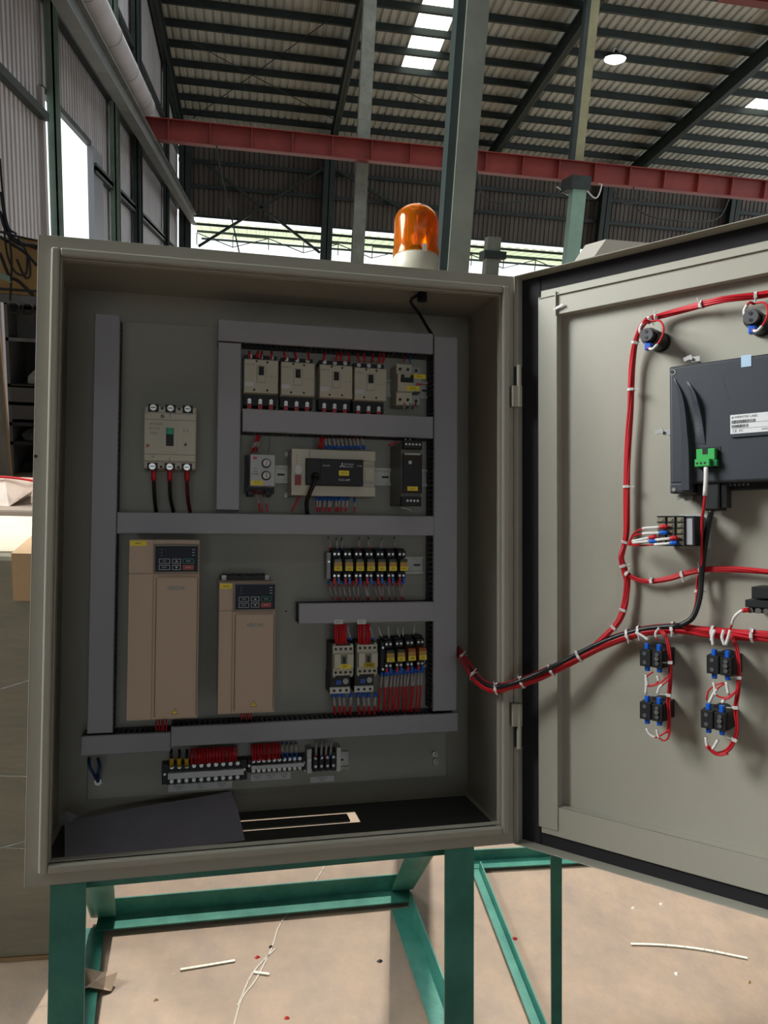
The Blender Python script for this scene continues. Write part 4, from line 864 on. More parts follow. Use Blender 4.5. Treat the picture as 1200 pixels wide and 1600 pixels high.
row([(631,556,631,566,REDW),(641,556,641,568,BLUW)],.185,'wires above the narrow breaker','short wire above the narrow cream breaker',r=.0015)
row([(404,680,396,706),(402,680,392,708),(406,680,400,706)],.18,'red wires above the timer','red wire running from the duct to the timer',slv=(.35,.7,.9,1),r=.0015)
row([(421,682,419,706,mat('grey_wire',(.25,.25,.25),.5))],.18,None,'single grey wire above the timer',r=.0007)
row([(396,766,411,800),(400,766,406,800),(411,766,418,800,REDW)],.185,'wires below the timer','wire with white sleeve below the timer',slv=(.2,.6,0,.1),r=.0012)
row([(500+i*1.4,684,498+i*1.4,701) for i in range(5)],.185,'red wires at the left above the controller','red wire left of the blue ferrules above the controller',r=.0014)
row([(508+i*6.3,684.5,511+i*6.4,701,REDW,BLUD) for i in range(10)],.18,'ferruled wires above the controller','white sleeved wire with blue ferrule above the controller',slv=(.1,.7,.7,1),r=.0019)
row([(495+i*6.1,776,494+i*5.9+random.uniform(-3,3),799,REDW,BLUD) for i in range(9)],.185,'ferruled wires below the controller','white sleeved wire with blue ferrule below the controller',slv=(.2,.7,0,.3),r=.0018)
row([(554,778,554,800,REDW,BLUD)],.185,None,'single red wire with blue ferrule below the right end of the controller',slv=(.3,.6,0,.3),r=.0016)
row([(469,772,456,799)],.175,None,'red wire slanting down from the tag on the controller',r=.0018)
wire('controller_cable',[cw(493,743,.148),cw(492,752,.135),cw(485,768,.14),cw(479,785,.16),cw(480,803,.2)],.0042,BLKW,'thick black cable plugged into the controller and dropping into the duct',cat='cable',sleeves=[(0,.12,BLACK,.0075)],n=10)
wire('supply_wire',[cw(626,793,.175),cw(640,796,.17),cw(641,800,.19)],.0016,SLEEVE,'white wire leaving the foot of the power supply',sleeves=[])
row([(634,686,633,694,SLEEVE),(641,686,640,695,SLEEVE),(622,690,607,696,REDW)],.15,'wires above the power supply','short wire above the power supply',r=.0014)
TOP=[(513,839,516,859,REDW),(526,841,527,860,BLUW),(534,841,534,860,BLUW),(562,840,561,857,REDW),(576,840,578,857,REDW),(597,841,594,859,BLUW),(616,840,616,857,REDW)]
row(TOP,.195,'wires above the relay row','white sleeved wire dropping into the upper relay row',slv=(.1,.75,.7,1),r=.0015)
row([(513+i*7.6,908,519+i*7.5+random.uniform(-4,4),938,REDW,(REDW if i%3 else BLUD)) for i in range(16)],.198,'wires below the relay row','wire running from the upper relay row down',slv=(.3,.8,0,.25),r=.0014)
for cxx in (533,569): row([(cxx-9+i*3.3,975,cxx-8+i*3.2,1006) for i in range(6)],.18,'red wires above the '+('left' if cxx<550 else 'right')+' contactor','red wire dropping from the short duct into the '+('left' if cxx<550 else 'right')+' contactor',r=.0022)
for cxx in (544,578): row([(cxx-1,978,cxx+5,1000,SLEEVE,BLUD)],.178,None,'white sleeved wire right of the red wires above the '+('left' if cxx<560 else 'right')+' contactor',slv=(0,.7,.8,1),r=.0015)
for nm,cxx in (('left',530),('right',568)): row([(cxx-9+i*8+(4 if i==3 else 0),1083,cxx-7+i*8,1116,REDW,BLUD) for i in range(4)],.185,'wires below the '+nm+' overload relay','red wire with blue ferrule below the '+nm+' overload relay',slv=(.2,.65,0,.22),r=.0024)
row([(590,977,597,996,SLEEVE),(607,977,608,996,SLEEVE),(621,977,624,994,SLEEVE),(631,977,630,994,SLEEVE),(647,976,646,992,SLEEVE)],.195,'wires above the four lower relays','thin white sleeved wire dropping to the lower relay row',r=.0012)
row([(597+i*5.3,1050-i*.5,592+i*5.0+random.uniform(-3,3),1112,REDW,BLUD) for i in range(13)],.195,'wires below the four lower relays','red wire falling from the lower relay row',slv=(.08,.4,0,.08),r=.002)
for cxx,nm in ((252,'larger'),(385,'smaller')): row([(cxx-7+i*3.6,1122-(cxx-252)*.08,cxx-8+i*3.9,1142-(cxx-252)*.14) for i in range(5)],.15,'red wires below the '+nm+' drive','thin red wire between the '+nm+' drive and the bottom duct',r=.0012)
row([(268+i*12,1172,268+i*11.8,1184,BLKW) for i in range(3)],.19,'black cables with yellow lugs','black cable with yellow lug entering the large terminal strip',r=.0028); 
for i in range(3):
    a=cp(268+i*11.8,1184,.205); b=cp(268+i*11.8,1197,.213); 
    o=MC@a; tag(MB().tube([Vector((0,0,0)),(MC@b)-o],.0042,YLUG,8).build('yellow_lug',mw=Matrix.Translation(o)),['left','middle','right'][i]+' yellow cable lug on the large terminal strip','lug','yellow lugs on the large terminal strip')
row([(300+i*4.9,1170-i*.3,300+i*4.9,1194-i*.35) for i in range(15)],.2,'red wires above the large terminal strip','red wire entering the large terminal strip',r=.0026)
row([(367,1165,369,1190,BLUW)],.2,None,'single white and blue wire at the right end of the large terminal strip',slv=(.1,.6,0,1),r=.0018)
row([(394+i*4.6,1163-i*.3,395+i*4.6,1189-i*.4) for i in range(10)],.2,'red wires above the medium terminal strip','red wire entering the medium terminal strip',r=.0024)
row([(441+i*7,1160,443+i*7,1186,BLUW) for i in range(4)],.198,'blue ferruled wires above the medium terminal strip','white sleeved wire entering the medium terminal strip',slv=(.1,.6,0,1),r=.002)
row([(494+i*7.7,1158,494+i*7,1184,[REDW,BLUW][i%2]) for i in range(4)],.198,'wires above the rail terminals','white sleeved wire entering the rail terminals',slv=(.05,.75,0,1),r=.002)
for k in (0,1): wire('earth_wire',[cw(139+k*14,1185,.21),cw(140+k*16,1197,.19),cw(147+k*6,1210,.19),cw(153,1221,.222)],.003,mat('dark_blue_insulation',(.015,.05,.16),.5),['left','right'][k]+' of the two dark blue earth wires looping to the bolt at the lower left','two earth wires','wire')
wire('beacon_cable',[MC@Vector((.655,.12,.998)),cw(642,470,.12),cw(655,490,.17),cw(668,512,.2),cw(676,524,.21)],.0032,BLKW,'black cable coming through the cabinet top down to the right duct',cat='cable',n=8)
q=MC@Vector((.655,.12,.984)); tag(MB().cyl((0,0,-.004),(0,0,.013),.009,BLACK,12).build('cable_grommet',mw=MC@Matrix.Translation((.655,.12,.985))),'black grommet in the cabinet roof where the beacon cable enters','grommet')
# folded sheet on the cabinet floor
z0=.004
A=Vector(cp(100,1348,.07)); 
c_bl=hit(MC,101,1347,2,z0); c_br=hit(MC,383,1312,2,z0); c_tl=cp(101,1284,.215); c_tr=cp(361,1235,.225)
o=c_bl.copy(); t=thing('folded_sheet','large violet grey folded sheet leaning on the cabinet floor at left','sheet',MC,o); mb=MB(); nx,ny=10,6; vs=[]
for k in (0,1):
    for j in range(ny+1):
        for i in range(nx+1):
            u,v=i/nx,j/ny; p=(c_bl*(1-u)+c_br*u)*(1-v)+(c_tl*(1-u)+c_tr*u)*v; p=p-o; p.z+=.006*math.sin(v*math.pi)*(.3+u)+.0015*math.sin(u*5); p.z-=k*.0025; vs.append(p)
n_=(nx+1)*(ny+1); fs=[]
for j in range(ny):
    for i in range(nx):
        q=j*(nx+1)+i; fs.append((q,q+1,q+nx+2,q+nx+1)); fs.append((n_+q,n_+q+nx+1,n_+q+nx+2,n_+q+1))
mb.add(vs,fs,SHEET,True).build('sheet_top',t)
t2=thing('plastic_scrap','small crumpled clear plastic behind the corner of the folded sheet','scrap',MC,cp(104,1280,.20)); vs=[(-.012,0,0),(.0,-.004,.016),(.018,0,.004),(.03,.004,.006),(.006,.004,-.006),(0,.0,.004)]
MB().add(vs,[(0,1,5),(1,2,5),(2,3,4),(2,4,5),(4,0,5)],CLEAR).build('film',t2)
#@@BEACON
# ---- amber beacon on the cabinet roof
q=cp(650,417,.12); bx=q.x; t=thing('warning_beacon','orange rotating beacon with cream base on top of the cabinet','beacon',MC,(bx,.12,1.0))
AMB=bpy.data.materials.new('amber_lens'); AMB.use_nodes=True; p=AMB.node_tree.nodes['Principled BSDF']; p.inputs['Base Color'].default_value=(1,.36,.02,1); p.inputs['Roughness'].default_value=.12; p.inputs['Transmission Weight'].default_value=.85; p.inputs['IOR'].default_value=1.3
R=.0435; zb0=cp(650,402,.12).z-1.0; zt0=cp(650,321,.12).z-1.0
MB().lathe([(0,0),(R*1.0,0),(R*1.0,zb0-.002),(R*.97,zb0),(0,zb0+.001)],CREAM,n=40).build('base',t)
prof=[(R*1.02,zb0-.001),(R*1.02,zb0+.013),(R*.98,zb0+.016),(R*.97,zt0-.034)]+[(R*.97*math.cos(a),zt0-.034+.034*math.sin(a)) for a in [math.pi/2*k/8 for k in range(1,9)]]
prof+=[(max(r-.002,0),z-.0015) for r,z in reversed(prof)]
MB().lathe(prof,AMB,n=48).build('lens',t)
MB().lathe([(.012,zb0),(.012,zb0+.02),(.004,zb0+.024)],BLACK,n=16).build('lamp_holder',t); MB().lathe([(.004,zb0+.022),(.010,zb0+.032),(.010,zb0+.042),(.0,zb0+.05)],mat('bulb_glass',(1,.7,.3),.15,trans=.3),n=16).build('bulb',t)
mb=MB(); n=12; vs=[]
for j in range(7):
    z=zb0+.015+j*.008
    for i in range(n+1):
        a=-1.2+2.4*i/n+.6; r=.028-.00022*(j-3)**2*3; vs.append((r*math.sin(a),r*math.cos(a),z))
mb.add(vs,[(j*(n+1)+i,j*(n+1)+i+1,(j+1)*(n+1)+i+1,(j+1)*(n+1)+i) for j in range(6) for i in range(n)],SCREW,True).build('mirror',t)
for k in range(14):
    a=k*math.pi/7; MB().cyl((R*.955*math.cos(a),R*.955*math.sin(a),zb0+.016),(R*.955*math.cos(a),R*.955*math.sin(a),zt0-.035),.0010,AMB,5).build('lens_rib',t)
MB().box(.0,.008,-R*1.03-.0006,-R*1.03,zb0-.004,zb0+.010,PAPER).build('sticker',t)
#@@DOORDEV
# ================================================================ devices on the door (door frame)
DY=.04
def dthing(name,label,cat,px,py,y,group=None): q=dp(px,py,y); return thing(name,label,cat,MD,(q.x,DY,q.z),group),q
# push-button backs
def lampback(px,py,label):
    q=dp(px,py,DY-.062); t=thing('indicator_lamp_back',label,'indicator',MD,(q.x,DY,q.z),'black lamp backs at the top of the door')
    MB().cyl((0,-.006,0),(0,0,0),.016,BLACK,20).build('locking_ring',t); MB().cyl((0,-.05,0),(0,-.006,0),.0135,BLACK,20,r2=.0145).build('body',t); MB().cyl((0,-.062,0),(0,-.05,0),.0105,BLACK,20).build('neck',t); MB().cyl((0,-.0632,0),(0,-.062,0),.0102,DUCTD,20).build('end_cap',t)
    for s in(1,-1): MB().cyl((0,-.0640,s*.0048),(0,-.063,s*.0048),.0026,BLACK,10).build('terminal_hole',t)
    MB().box(-.005,.005,-.058,-.045,-.022,-.011,BLUD).build('blue_ferrule',t,bevel=.001); return q
q1=lampback(1010,523,'black indicator lamp back with two holes, left one at the top of the door')
q2=lampback(1173,495,'black indicator lamp back with two holes at the right edge of the door')
# operator panel
yf=-.012; a=dp(1045,573,yf); b=dp(1047,771,yf); ztop=a.z; zbot=b.z; x0=a.x
t=thing('operator_panel','large charcoal touch panel back mounted on the door','touch panel',MD,(x0,DY,zbot)); Wp,Hp=.30,ztop-zbot; d=DY-yf
def P(px,py,y=yf): q=dp(px,py,y); return q.x-x0,q.z-zbot
e=P(1082,769)[0]; zl=P(1130,754)[1]
MB().bev(0,Wp,-d,0,zl,Hp,HMI,.003).bev(0,e,-d,0,0,zl+.003,HMI,.002).build('rear_housing',t,bevel=.0015)
MB().box(e,Wp,-d*.55,0,.004,zl,BLACK).build('connector_recess',t)
for k,(pl_,pr_) in enumerate((([(1052,592),(1060,625),(1064,680),(1064,766)],[(1056,590),(1071,625),(1080,690),(1082,766)]),([(1071,596),(1078,615),(1084,650),(1086,692)],[(1077,596),(1091,618),(1099,650),(1104,695)]))):
    # broad raised curved ribs that slope up towards their outer edge
    A_=cr([(x,0,z) for x,z in [P(*p) for p in pl_]],16); B_=cr([(x,0,z) for x,z in [P(*p) for p in pr_]],16); n=len(A_); vs=[]
    for i in range(n):
        a_,b2_=A_[i],B_[i]; hgt=.010*min(1,i/28) if k==0 else .009*min(1,i/22,(n-1-i)/26)
        vs+=[(a_.x,-d+.001,a_.z),(a_.x+.0005,-d-.0005,a_.z),(b2_.x-.0015,-d-hgt-.0006,b2_.z),(b2_.x,-d+.001,b2_.z)]
    fs=[(4*i+j,4*i+j+1,4*i+j+5,4*i+j+4)[::-1] for i in range(n-1) for j in range(3)]+[(0,1,2,3),(4*n-1,4*n-2,4*n-3,4*n-4)]
    mb=MB().add(vs,fs,HMI); mb.build('curved_rib',t)
c=cr([(x,0,z) for x,z in [P(*p) for p in ((1129,590),(1137,620),(1141,650),(1142,684))]],5); mb=MB(); vs=[]
for i,p in enumerate(c): vs+=[(p.x,-d+.001,p.z),(p.x+.002,-d-.003,p.z),(p.x+.14,-d-.003,p.z+.012*(1-i/len(c))),(p.x+.14,-d+.001,p.z+.01)]
mb.add(vs,[(4*i+j,4*i+j+1,4*i+j+5,4*i+j+4) for i in range(len(c)-1) for j in range(3)]+[(3,2,1,0),(4*len(c)-4,4*len(c)-3,4*len(c)-2,4*len(c)-1)],HMI).build('raised_field',t)
q=P(1051.5,582); MB().cyl((q[0],-d-.0008,q[1]),(q[0],-d+.001,q[1]),.0042,LG,14).cyl((q[0]-.0006,-d-.0012,q[1]+.0004),(q[0]-.0006,-d,q[1]+.0004),.0032,BLACK,14).build('screw_hole',t)
q=P(1053,765); MB().cyl((q[0],-d-.001,q[1]),(q[0],-d+.001,q[1]),.003,SCREW,12).build('screw',t)
l0,l1=P(1142,645),P(1200,681); lb=MB().box(l0[0],l0[0]+.115,-d-.0036,-d-.003,l1[1]+.006,l0[1]-.004,PAPER).build('rating_label',t); lz0,lz1=l1[1]+.006,l0[1]-.004; lh=lz1-lz0
text('lettering','WEINTEK LABS.',.0045,lb,(l0[0]+.006,-d-.0038,lz1-lh*.14),INKD,'LEFT'); MB().prism([(l0[0]+.002,lz1-lh*.18),(l0[0]+.005,lz1-lh*.18),(l0[0]+.0035,lz1-lh*.08)],1,-d-.0038,-d-.0036,INKD).build('maker_mark',lb)
mb=MB(); random.seed(3)
for r,(zz,wl_) in enumerate(((.36,.034),(.60,.024))):
    x=l0[0]+.002
    while x<l0[0]+wl_: bw=random.choice((.0004,.0007,.001)); mb.box(x,x+bw,-d-.0038,-d-.0036,lz1-lh*zz-.0025,lz1-lh*zz+.0018,INKD); x+=bw+random.choice((.0004,.0007))
mb.build('barcode',lb)
for z in (.44,.72): MB().box(l0[0]+.002,l0[0]+.06,-d-.0038,-d-.0036,lz1-lh*z-.0007,lz1-lh*z-.0004,INKD).build('rule_line',lb)
text('lettering','CE  FC',.005,lb,(l0[0]+.003,-d-.0038,lz1-lh*.86),INKD,'LEFT'); text('lettering','MT8102iE',.0042,lb,(l0[0]+.05,-d-.0038,lz1-lh*.14),INKD,'LEFT'); text('lettering','24VDC',.0035,lb,(l0[0]+.042,-d-.0038,lz1-lh*.86),INKD,'LEFT')
tp0,tp1=P(1158,557),P(1174,572); MB().box(tp0[0],tp1[0],-d-.0006,-d,tp1[1],tp0[1]+.001,FILM).build('blue_tape',t)
g0_,g1_=P(1090,702),P(1124,729)
MB().box(g0_[0]-.001,g1_[0]+.002,-d-.0008,-d+.001,g1_[1]-.002,g0_[1]+.002,BLACK).build('port_recess',t)
gc=MB().bev(g0_[0]+.001,g1_[0]-.003,-d-.010,-d,g1_[1]+.010,g0_[1]-.001,GRN,.001).build('green_connector',t)
MB().bev(g0_[0]+.0005,g1_[0]-.009,-d-.016,-d,g1_[1],g1_[1]+.011,GRN,.001).bev(g1_[0]-.0089,g1_[0],-d-.010,-d,g1_[1],g1_[1]+.010,mat('dark_green_terminal',(.02,.2,.06),.4),.001).build('plug',gc); MB().box(g0_[0]+.010,g0_[0]+.017,-d-.0106,-d-.009,g0_[1]-.009,g0_[1]-.001,BLACK).build('key_slot',gc)
for k in range(3): MB().cyl((g0_[0]+.004+k*.0055,-d-.0165,g1_[1]+.005),(g0_[0]+.004+k*.0055,-d-.0158,g1_[1]+.005),.0016,BLACK,8).build('clamp_hole',gc)
for px,py,ang in ((1083,562,0),(1038,676,1),(1072,778,0)):
    q=dp(px,py,.015); tt=thing('mounting_clamp',['chrome wing clamp on the top edge of the touch panel','chrome wing clamp on the left edge of the touch panel','chrome wing clamp under the touch panel'][[1083,1038,1072].index(px)],'clamp',MD,(q.x,DY,q.z),'three panel clamps')
    MB().cyl((0,-.036,0),(0,0,0),.0025,SCREW,8).build('screw_rod',tt); MB().obox((-.006,-.03,.002),(.006,0,.002),(0,.002,0),(-.001,0,.003),SCREW).obox((.006,-.03,-.001),(.006,0,.0),(0,.002,0),(0,0,.004),SCREW).build('wing',tt)
q=P(1107,755); cn=MB().bev(q[0]-.008,q[0]+.014,-.046,-.012,q[1]-.040,q[1]+.008,BLACK,.002).build('serial_plug',t,bevel=.001); MB().box(q[0]+.016,q[0]+.023,-.044,-.02,q[1]-.036,q[1],BLACK).build('plug_screw',cn); MB().box(q[0]-.018,q[0]-.010,-.044,-.02,q[1]-.02,q[1],BLACK).build('plug_screw',cn)
for k in range(7): MB().box(P(1119,755)[0]+k*.006,P(1119,755)[0]+.003+k*.006,-d*.56,-d*.5,zl-.004,zl-.001,SCREW).build('port_pin',t)
# meter terminal block
yf=-.015; a,b=dp(1026,807,yf),dp(1086,853,yf); w,h=b.x-a.x,a.z-b.z
t=thing('meter_terminal_block','black terminal grid of a meter back with brass screws, left below the touch panel','meter',MD,(a.x,DY,b.z)); d=DY-yf
MB().bev(w*.35,w*1.12,-.012,0,-h*.10,h*1.08,LG,.001).build('grey_flange',t); MB().bev(w*.02,w,-d,-.006,0,h,BLACK,.001).build('housing',t)
MB().box(w*.77,w*.94,-d-.0008,-d,h*.04,h*.92,DUCT).build('grey_panel',t)
BR=mat('brass_nickel_screw',(.8,.75,.55),.3,metal=1)
for c in range(3):
    for r in range(5):
        x=w*(.13+.245*c); z=h*(.1+.2*r); o=MB().box(x-.0052,x+.0052,-d-.0012,-d,z-.0034,z+.0034,BR).build('terminal_plate',t); MB().cyl((x+.001,-d-.0026,z),(x+.001,-d-.001,z),.0022,BR,8).build('terminal_screw',o)
    MB().box(w*(.25+.245*c)-.0006,w*(.25+.245*c)+.0006,-d-.004,-d,0,h,BLACK).build('rib',t)
for r in range(6): MB().box(w*.02,w*.74,-d-.003,-d,h*.2*r-.0006,h*.2*r+.0006,BLACK).build('rib',t)
mw_=[((1036,824),(1004,822),(985,843),BLACK),]
for k,(ex,ey,sx_,sy_,fm) in enumerate(((1043,822.5,1004,826,REDW),(1043,832,1004,834,BLUD),(1026,838,988,846,REDW),(1026,845,989,848,BLUD),(1058,840,1024,844,REDW),(1058,848,1023,851,BLUD))):
    y=yf-.006
    wire('meter_wire',[dw(ex,ey,y),dw((ex+sx_)/2,(ey+sy_)/2,y-.002),dw(sx_,sy_,y-.001),dw((sx_+980)/2-2,(sy_+852)/2+(-5 if k<2 else 1),y+.008),dw(981,851,.012)],.0014,REDW,['topmost','second','third','fourth','fifth','lowest'][k]+' of the six white sleeved wires screwed to the meter terminals','wires on the meter terminals',sleeves=[(0,.17,fm,.0034),(.17,.52,SLEEVE,.0022)])
# contact blocks
def cblock(w,h):
    t=thing('contact_block','x','switch',MD,(0,0,0),'four black contact blocks')
    MB().bev(-w/2,w/2,-.042,0,-h/2,h/2,BLACK,.001).build('housing',t); MB().bev(-w*.5,-w*.02,-.052,-.042,-h*.48,h*.48,BLACK,.001).bev(w*.02,w*.46,-.051,-.042,-h*.5,h*.44,BLACK,.001).build('terminal_covers',t); MB().cyl((0,-.02,0),(0,0,0),.018,BLACK,16).build('locking_collar',t)
    for x in(-.28,.25):
        for z in (.25,-.25): MB().cyl((w*x,-.0528,h*z),(w*x,-.052,h*z),.0032,DUCTD,8).build('terminal_recess',t)
        for z in(.58,-.58): MB().bev(w*x-.003,w*x+.003,-.045,-.037,h*z-.0055,h*z+.0055,BLUD,.001).build('blue_ferrule',t)
    MB().cyl((w*.24,-.0536,h*.02),(w*.24,-.050,h*.02),.0034,SCREW,10).build('screw',t); MB().cyl((-w*.52,-.04,0),(-w*.44,-.04,0),.003,SCREW,8).build('screw',t)
    return t
cb=None; yf=DY-.05; CBL=[]
for i,(a_,b_) in enumerate((((1000,1013),(1030,1044)),((1000,1095),(1030,1128)),((1104,1022),(1138,1057)),((1095,1108),(1129,1142)))):
    p,q=dp(*a_,yf),dp(*b_,yf); l=['upper black contact block of the left pair on the door','lower black contact block of the left pair on the door','upper black contact block of the right pair on the door','lower black contact block of the right pair on the door'][i]; c=((p.x+q.x)/2+.003,(p.z+q.z)/2)
    if cb is None: cb=cblock(q.x-p.x+.006,p.z-q.z); cb.matrix_world=MD@Matrix.Translation((c[0],DY,c[1])); cb['label']=l
    else: dup(cb,MD,(c[0],DY,c[1]),l)
# black heat-sink like contact at right edge
p=dp(1174,917,-.02); q=dp(1166,957,-.02); t=thing('selector_terminal','black device with chrome terminals at the right edge of the door','switch',MD,(q.x,DY,q.z)); hh=p.z-q.z
MB().bev(.007,.09,-.06,0,hh*.56,hh,BLACK,.001).build('upper_body',t); MB().bev(0,.09,-.066,0,hh*.22,hh*.50,BLACK,.001).build('lower_body',t)
for k in range(8): MB().cyl((.006+k*.0105,-.064,hh*.10),(.006+k*.0105,-.05,hh*.10),.0042,SCREW,8).build('terminal_screw',t)
MB().box(.002,.09,-.056,0,0,hh*.22,DUCTD).build('terminal_base',t)
wire('selector_wire',[dw(1170,953,-.025),dw(1158,955,-.027),dw(1147,965,-.02),dw(1143,978,-.01),dw(1137,992,.005)],.0015,REDW,'red wire with white sleeve from the chrome terminals down to the harness',sleeves=[(0,.2,REDW,.0034),(.22,.68,SLEEVE,.0022)])
# ---- harness
def bundle(name,pts,n,r,label,mts,tw=9,ties=(),rs=None,cat='wire harness'):
    """n strands twisted round a world-space path; parts: strands, extra cables and ties"""
    P=cr(pts,7); o=P[0].copy(); t=thing(name,label,cat,Matrix(),o); u=None; fr=[]
    for i,p in enumerate(P):
        d=(P[min(i+1,len(P)-1)]-P[max(i-1,0)]).normalized(); u=d.orthogonal().normalized() if u is None else (u-d*u.dot(d)).normalized(); fr.append((p,u.copy(),d.cross(u)))
    for m_ in dict.fromkeys(mts):
        mb=MB()
        for k in range(n):
            if mts[k%len(mts)] is not m_: continue
            ph=2*math.pi*k/n; rk=r*(.62 if k%3 else .35); rr=(rs or r*.42)
            mb.tube([p-o+(a*math.cos(ph+i/tw*.6+.3*math.sin(i*.21+k))+b*math.sin(ph+i/tw*.6+.3*math.sin(i*.21+k)))*rk for i,(p,a,b) in enumerate(fr)],rr,m_,6)
        mb.build('black_cable' if m_ is BLKW else 'red_strands',t,kind=None if m_ is BLKW else 'stuff')
    for f in ties:
        i=min(int(f*(len(P)-1)),len(P)-2); p,a,b=fr[i]; d=(P[i+1]-P[i]).normalized()*.002; q=p-o; R_=r*1.12+.0005
        tb=MB().cyl(q-d,q+d,R_,SLEEVE,12,cap=False); v=(EYE-p).normalized(); v=(v-d.normalized()*v.dot(d.normalized())).normalized(); s_=v.cross(d.normalized())
        e=q+v*R_; tb.obox(e,d.normalized()*.0022,s_*.003,v*.0018,SLEEVE); tb.beam(e,e+s_*(.012 if i%2 else -.012)+v*.003,.0018,.001,SLEEVE); tb.build('cable_tie',t)
    return t
yh=.024
bundle('wire_harness',[dw(1260,440,yh),dw(1200,459,yh),dw(1130,468,yh-.01),dw(1075,482,yh),dw(1030,495,yh),dw(1008,504,yh-.012),dw(994,530,yh-.006),dw(988,570,yh),dw(985,640,yh),dw(981,700,yh),dw(979,770,yh),dw(979,830,yh),dw(975,852,yh),dw(970,872,yh-.004),dw(976,892,yh),dw(980,910,yh),dw(976,945,yh),dw(966,972,yh-.004),dw(948,992,yh-.01),dw(925,1012,yh-.012)],7,.0052,'red wire harness running from the lamps down the left side of the door',[REDW],ties=(.07,.14,.23,.255,.33,.40,.52,.62,.72,.86,.92))
bundle('wire_harness',[dw(978,896,yh),dw(992,904,yh),dw(1015,908,yh),dw(1045,904,yh),dw(1075,895,yh),dw(1105,890,yh),dw(1150,890,yh),dw(1200,894,yh),dw(1280,900,yh)],6,.0046,'red wire bundle running sideways across the door below the touch panel',[REDW],ties=(.02,.28,.47,.6))
bundle('wire_harness',[dw(1280,1000,yh),dw(1200,995,yh),dw(1150,992,yh),dw(1100,987,yh-.004),dw(1060,982,yh-.004),dw(1000,988,yh-.006),dw(940,1008,yh-.01),dw(880,1038,yh-.03),dw(840,1057,-.02),cw(800,1071,-.035),cw(770,1076,-.015),cw(746,1062,.04),cw(731,1040,.11),cw(722,1026,.17),cw(715,1016,.215)],9,.0092,'thick red and black main wire harness crossing from the cabinet onto the door',[REDW],ties=(.11,.2,.3,.36,.385,.47,.54,.62,.70,.8,.9),rs=.0031)
for k_,(dy_,off) in enumerate(((-2,-.001),)):
    wire('black_cable',[dw(1066,979+dy_,yh-.012),dw(1000,986+dy_,yh-.010+off),dw(940,1006+dy_,yh-.014+off),dw(880,1036+dy_,yh-.034+off),dw(840,1055+dy_,-.03+off),cw(800,1070+dy_,-.041+off),cw(770,1075+dy_,-.022+off),cw(746,1062+dy_,.034+off),cw(731,1040,.10),cw(722,1026,.165),cw(715,1016,.21)],.0042,BLKW,'black cable running along the thick red main harness',None,cat='cable',n=8)
bundle('wire_branch',[dw(1030,985,yh-.008),dw(1040,995,yh-.016),dw(1046,1025,yh-.02),dw(1047,1060,yh-.02),dw(1044,1095,yh-.02),dw(1046,1125,yh-.02),dw(1044,1145,yh-.02)],4,.0036,'red wires curving down beside the left pair of contact blocks',[REDW],ties=(.4,.62))
bundle('wire_branch',[dw(1135,990,yh-.004),dw(1147,1003,yh-.016),dw(1154,1035,yh-.02),dw(1153,1075,yh-.02),dw(1149,1105,yh-.02),dw(1152,1135,yh-.02),dw(1148,1155,yh-.02),dw(1138,1172,yh-.02),dw(1120,1178,yh-.022),dw(1104,1166,yh-.03)],4,.0036,'red wires looping down around the right pair of contact blocks',[REDW],ties=(.3,.45,.68))
bundle('wire_branch',[dw(1096,893,yh),dw(1090,905,yh),dw(1088,940,yh-.006),dw(1080,965,yh-.008),dw(1062,982,yh-.004)],3,.0030,'red wires dropping beside the black cable to the main harness',[REDW],ties=(.4,))
wire('panel_cable',[dw(1112,795,.0),dw(1106,825,.005),dw(1100,862,.01),dw(1096,900,.014),dw(1093,935,.012),dw(1082,965,.008),dw(1062,978,.006)],.0042,BLKW,'black data cable dropping from the touch panel to the main harness',cat='cable',n=10)
wire('panel_supply_wire',[dw(1103,726,-.024),dw(1103,750,-.026),dw(1100,790,-.022),dw(1097,812,-.012),dw(1096,850,.0),dw(1096,890,.012),dw(1090,930,.014)],.0021,REDW,'red wire with white sleeve from the green connector down past the black cable',sleeves=[(.03,.27,SLEEVE,.0032)],n=8)
# lamp loops
for (cx_,cy_,s) in ((1010,523,'left'),(1173,495,'right')):
    wire('lamp_wire',[dw(cx_+2,cy_+20,-.02),dw(cx_+10,cy_+22,-.024),dw(cx_+22,cy_+8,-.022),dw(cx_+27,cy_-10,-.015),dw(cx_+20,cy_-22,.0),dw(cx_+2,cy_-20,.01)],.0016,REDW,'thin red wire looping round the '+s+' indicator lamp back',sleeves=[(.1,.3,SLEEVE,.0022)])
    wire('lamp_wire',[dw(cx_-8,cy_+2,.0),dw(cx_-10,cy_-10,.0),dw(cx_-2,cy_-22,.0),dw(cx_+6,cy_-20,.01)],.0018,REDW,'short red wire with white sleeve behind the '+s+' indicator lamp back',sleeves=[(.1,.5,SLEEVE,.0024)])
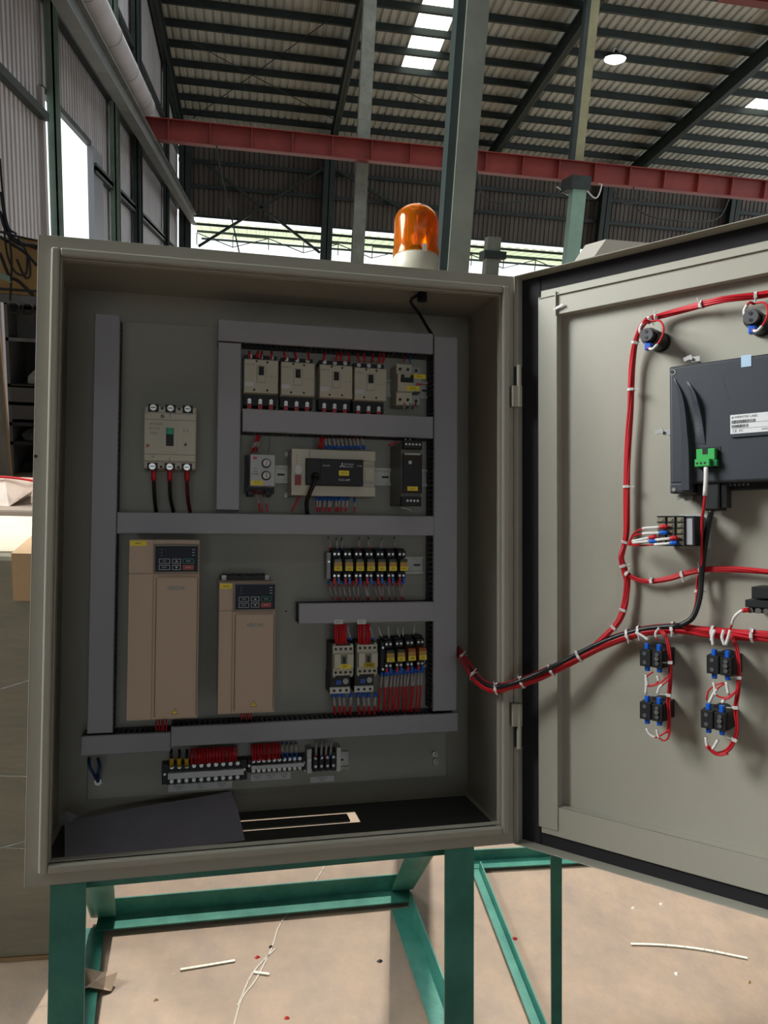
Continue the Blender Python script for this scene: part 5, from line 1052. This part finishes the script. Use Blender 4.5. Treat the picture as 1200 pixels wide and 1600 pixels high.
# contact block wires
CW={}
def cwire(pts,label,sl,g):
    CW[g]=CW.get(g,0)+1; label=label+', '+['first','second','third','fourth','fifth','sixth','seventh','eighth','ninth','tenth','eleventh'][CW[g]-1]+' from the top'
    wire('contact_wire',[dw(a,b,-.004) for a,b in pts],.0014,REDW,label,g,sleeves=sl)
G1='wires of the left contact blocks'; G2='wires of the right contact blocks'
l1='white sleeved red wire at the left contact blocks'; l2='white sleeved red wire at the right contact blocks'
cwire([(1013,1000),(1003,993),(993,988)],l1,[(0,1,SLEEVE,.0022)],G1); cwire([(1028,1000),(1024,990),(1030,981)],l1,[(.2,1,SLEEVE,.0018)],G1)
cwire([(1009,1054),(1011,1065),(1013,1072),(1030,1068),(1045,1055)],l1,[(0,.45,SLEEVE,.0022)],G1); cwire([(1009,1084),(1010,1070),(1010,1058),(1020,1050)],l1,[(0,.7,SLEEVE,.0022)],G1)
cwire([(1027,1056),(1029,1064),(1022,1070),(1014,1071)],l1,[(0,.35,SLEEVE,.0022)],G1); cwire([(1027,1084),(1031,1073),(1038,1068),(1045,1062)],l1,[(0,.5,SLEEVE,.0022)],G1)
cwire([(1010,1138),(1015,1147),(1024,1152),(1034,1148),(1046,1140)],l1,[(0,.5,SLEEVE,.002)],G1); cwire([(1026,1140),(1029,1151),(1036,1157),(1043,1154),(1047,1142)],l1,[(0,.3,SLEEVE,.002)],G1)
cwire([(1114,1008),(1113,995),(1117,984)],l2,[(0,1,SLEEVE,.0022)],G2); cwire([(1132,1008),(1128,996),(1131,984)],l2,[(0,1,SLEEVE,.0022)],G2); cwire([(1134,1008),(1138,995),(1141,984)],l2,[(0,1,SLEEVE,.0022)],G2)
cwire([(1115,1066),(1117,1076),(1119,1086),(1135,1090),(1150,1080)],l2,[(0,.5,SLEEVE,.0022)],G2); cwire([(1135,1066),(1137,1078),(1140,1086),(1150,1082)],l2,[(0,.55,SLEEVE,.0022)],G2)
cwire([(1108,1098),(1114,1086),(1122,1075),(1132,1068)],l2,[(0,.6,SLEEVE,.0022)],G2); cwire([(1128,1098),(1133,1093),(1142,1089),(1151,1078)],l2,[(0,.3,SLEEVE,.0022)],G2); cwire([(1104,1094),(1107,1080),(1118,1070),(1130,1067)],l2,[],G2)
cwire([(1103,1152),(1104,1162),(1108,1170),(1122,1180),(1138,1178)],l2,[(0,.45,SLEEVE,.0022)],G2); cwire([(1122,1156),(1117,1165),(1114,1172),(1126,1179),(1140,1172)],l2,[(0,.45,SLEEVE,.0022)],G2)
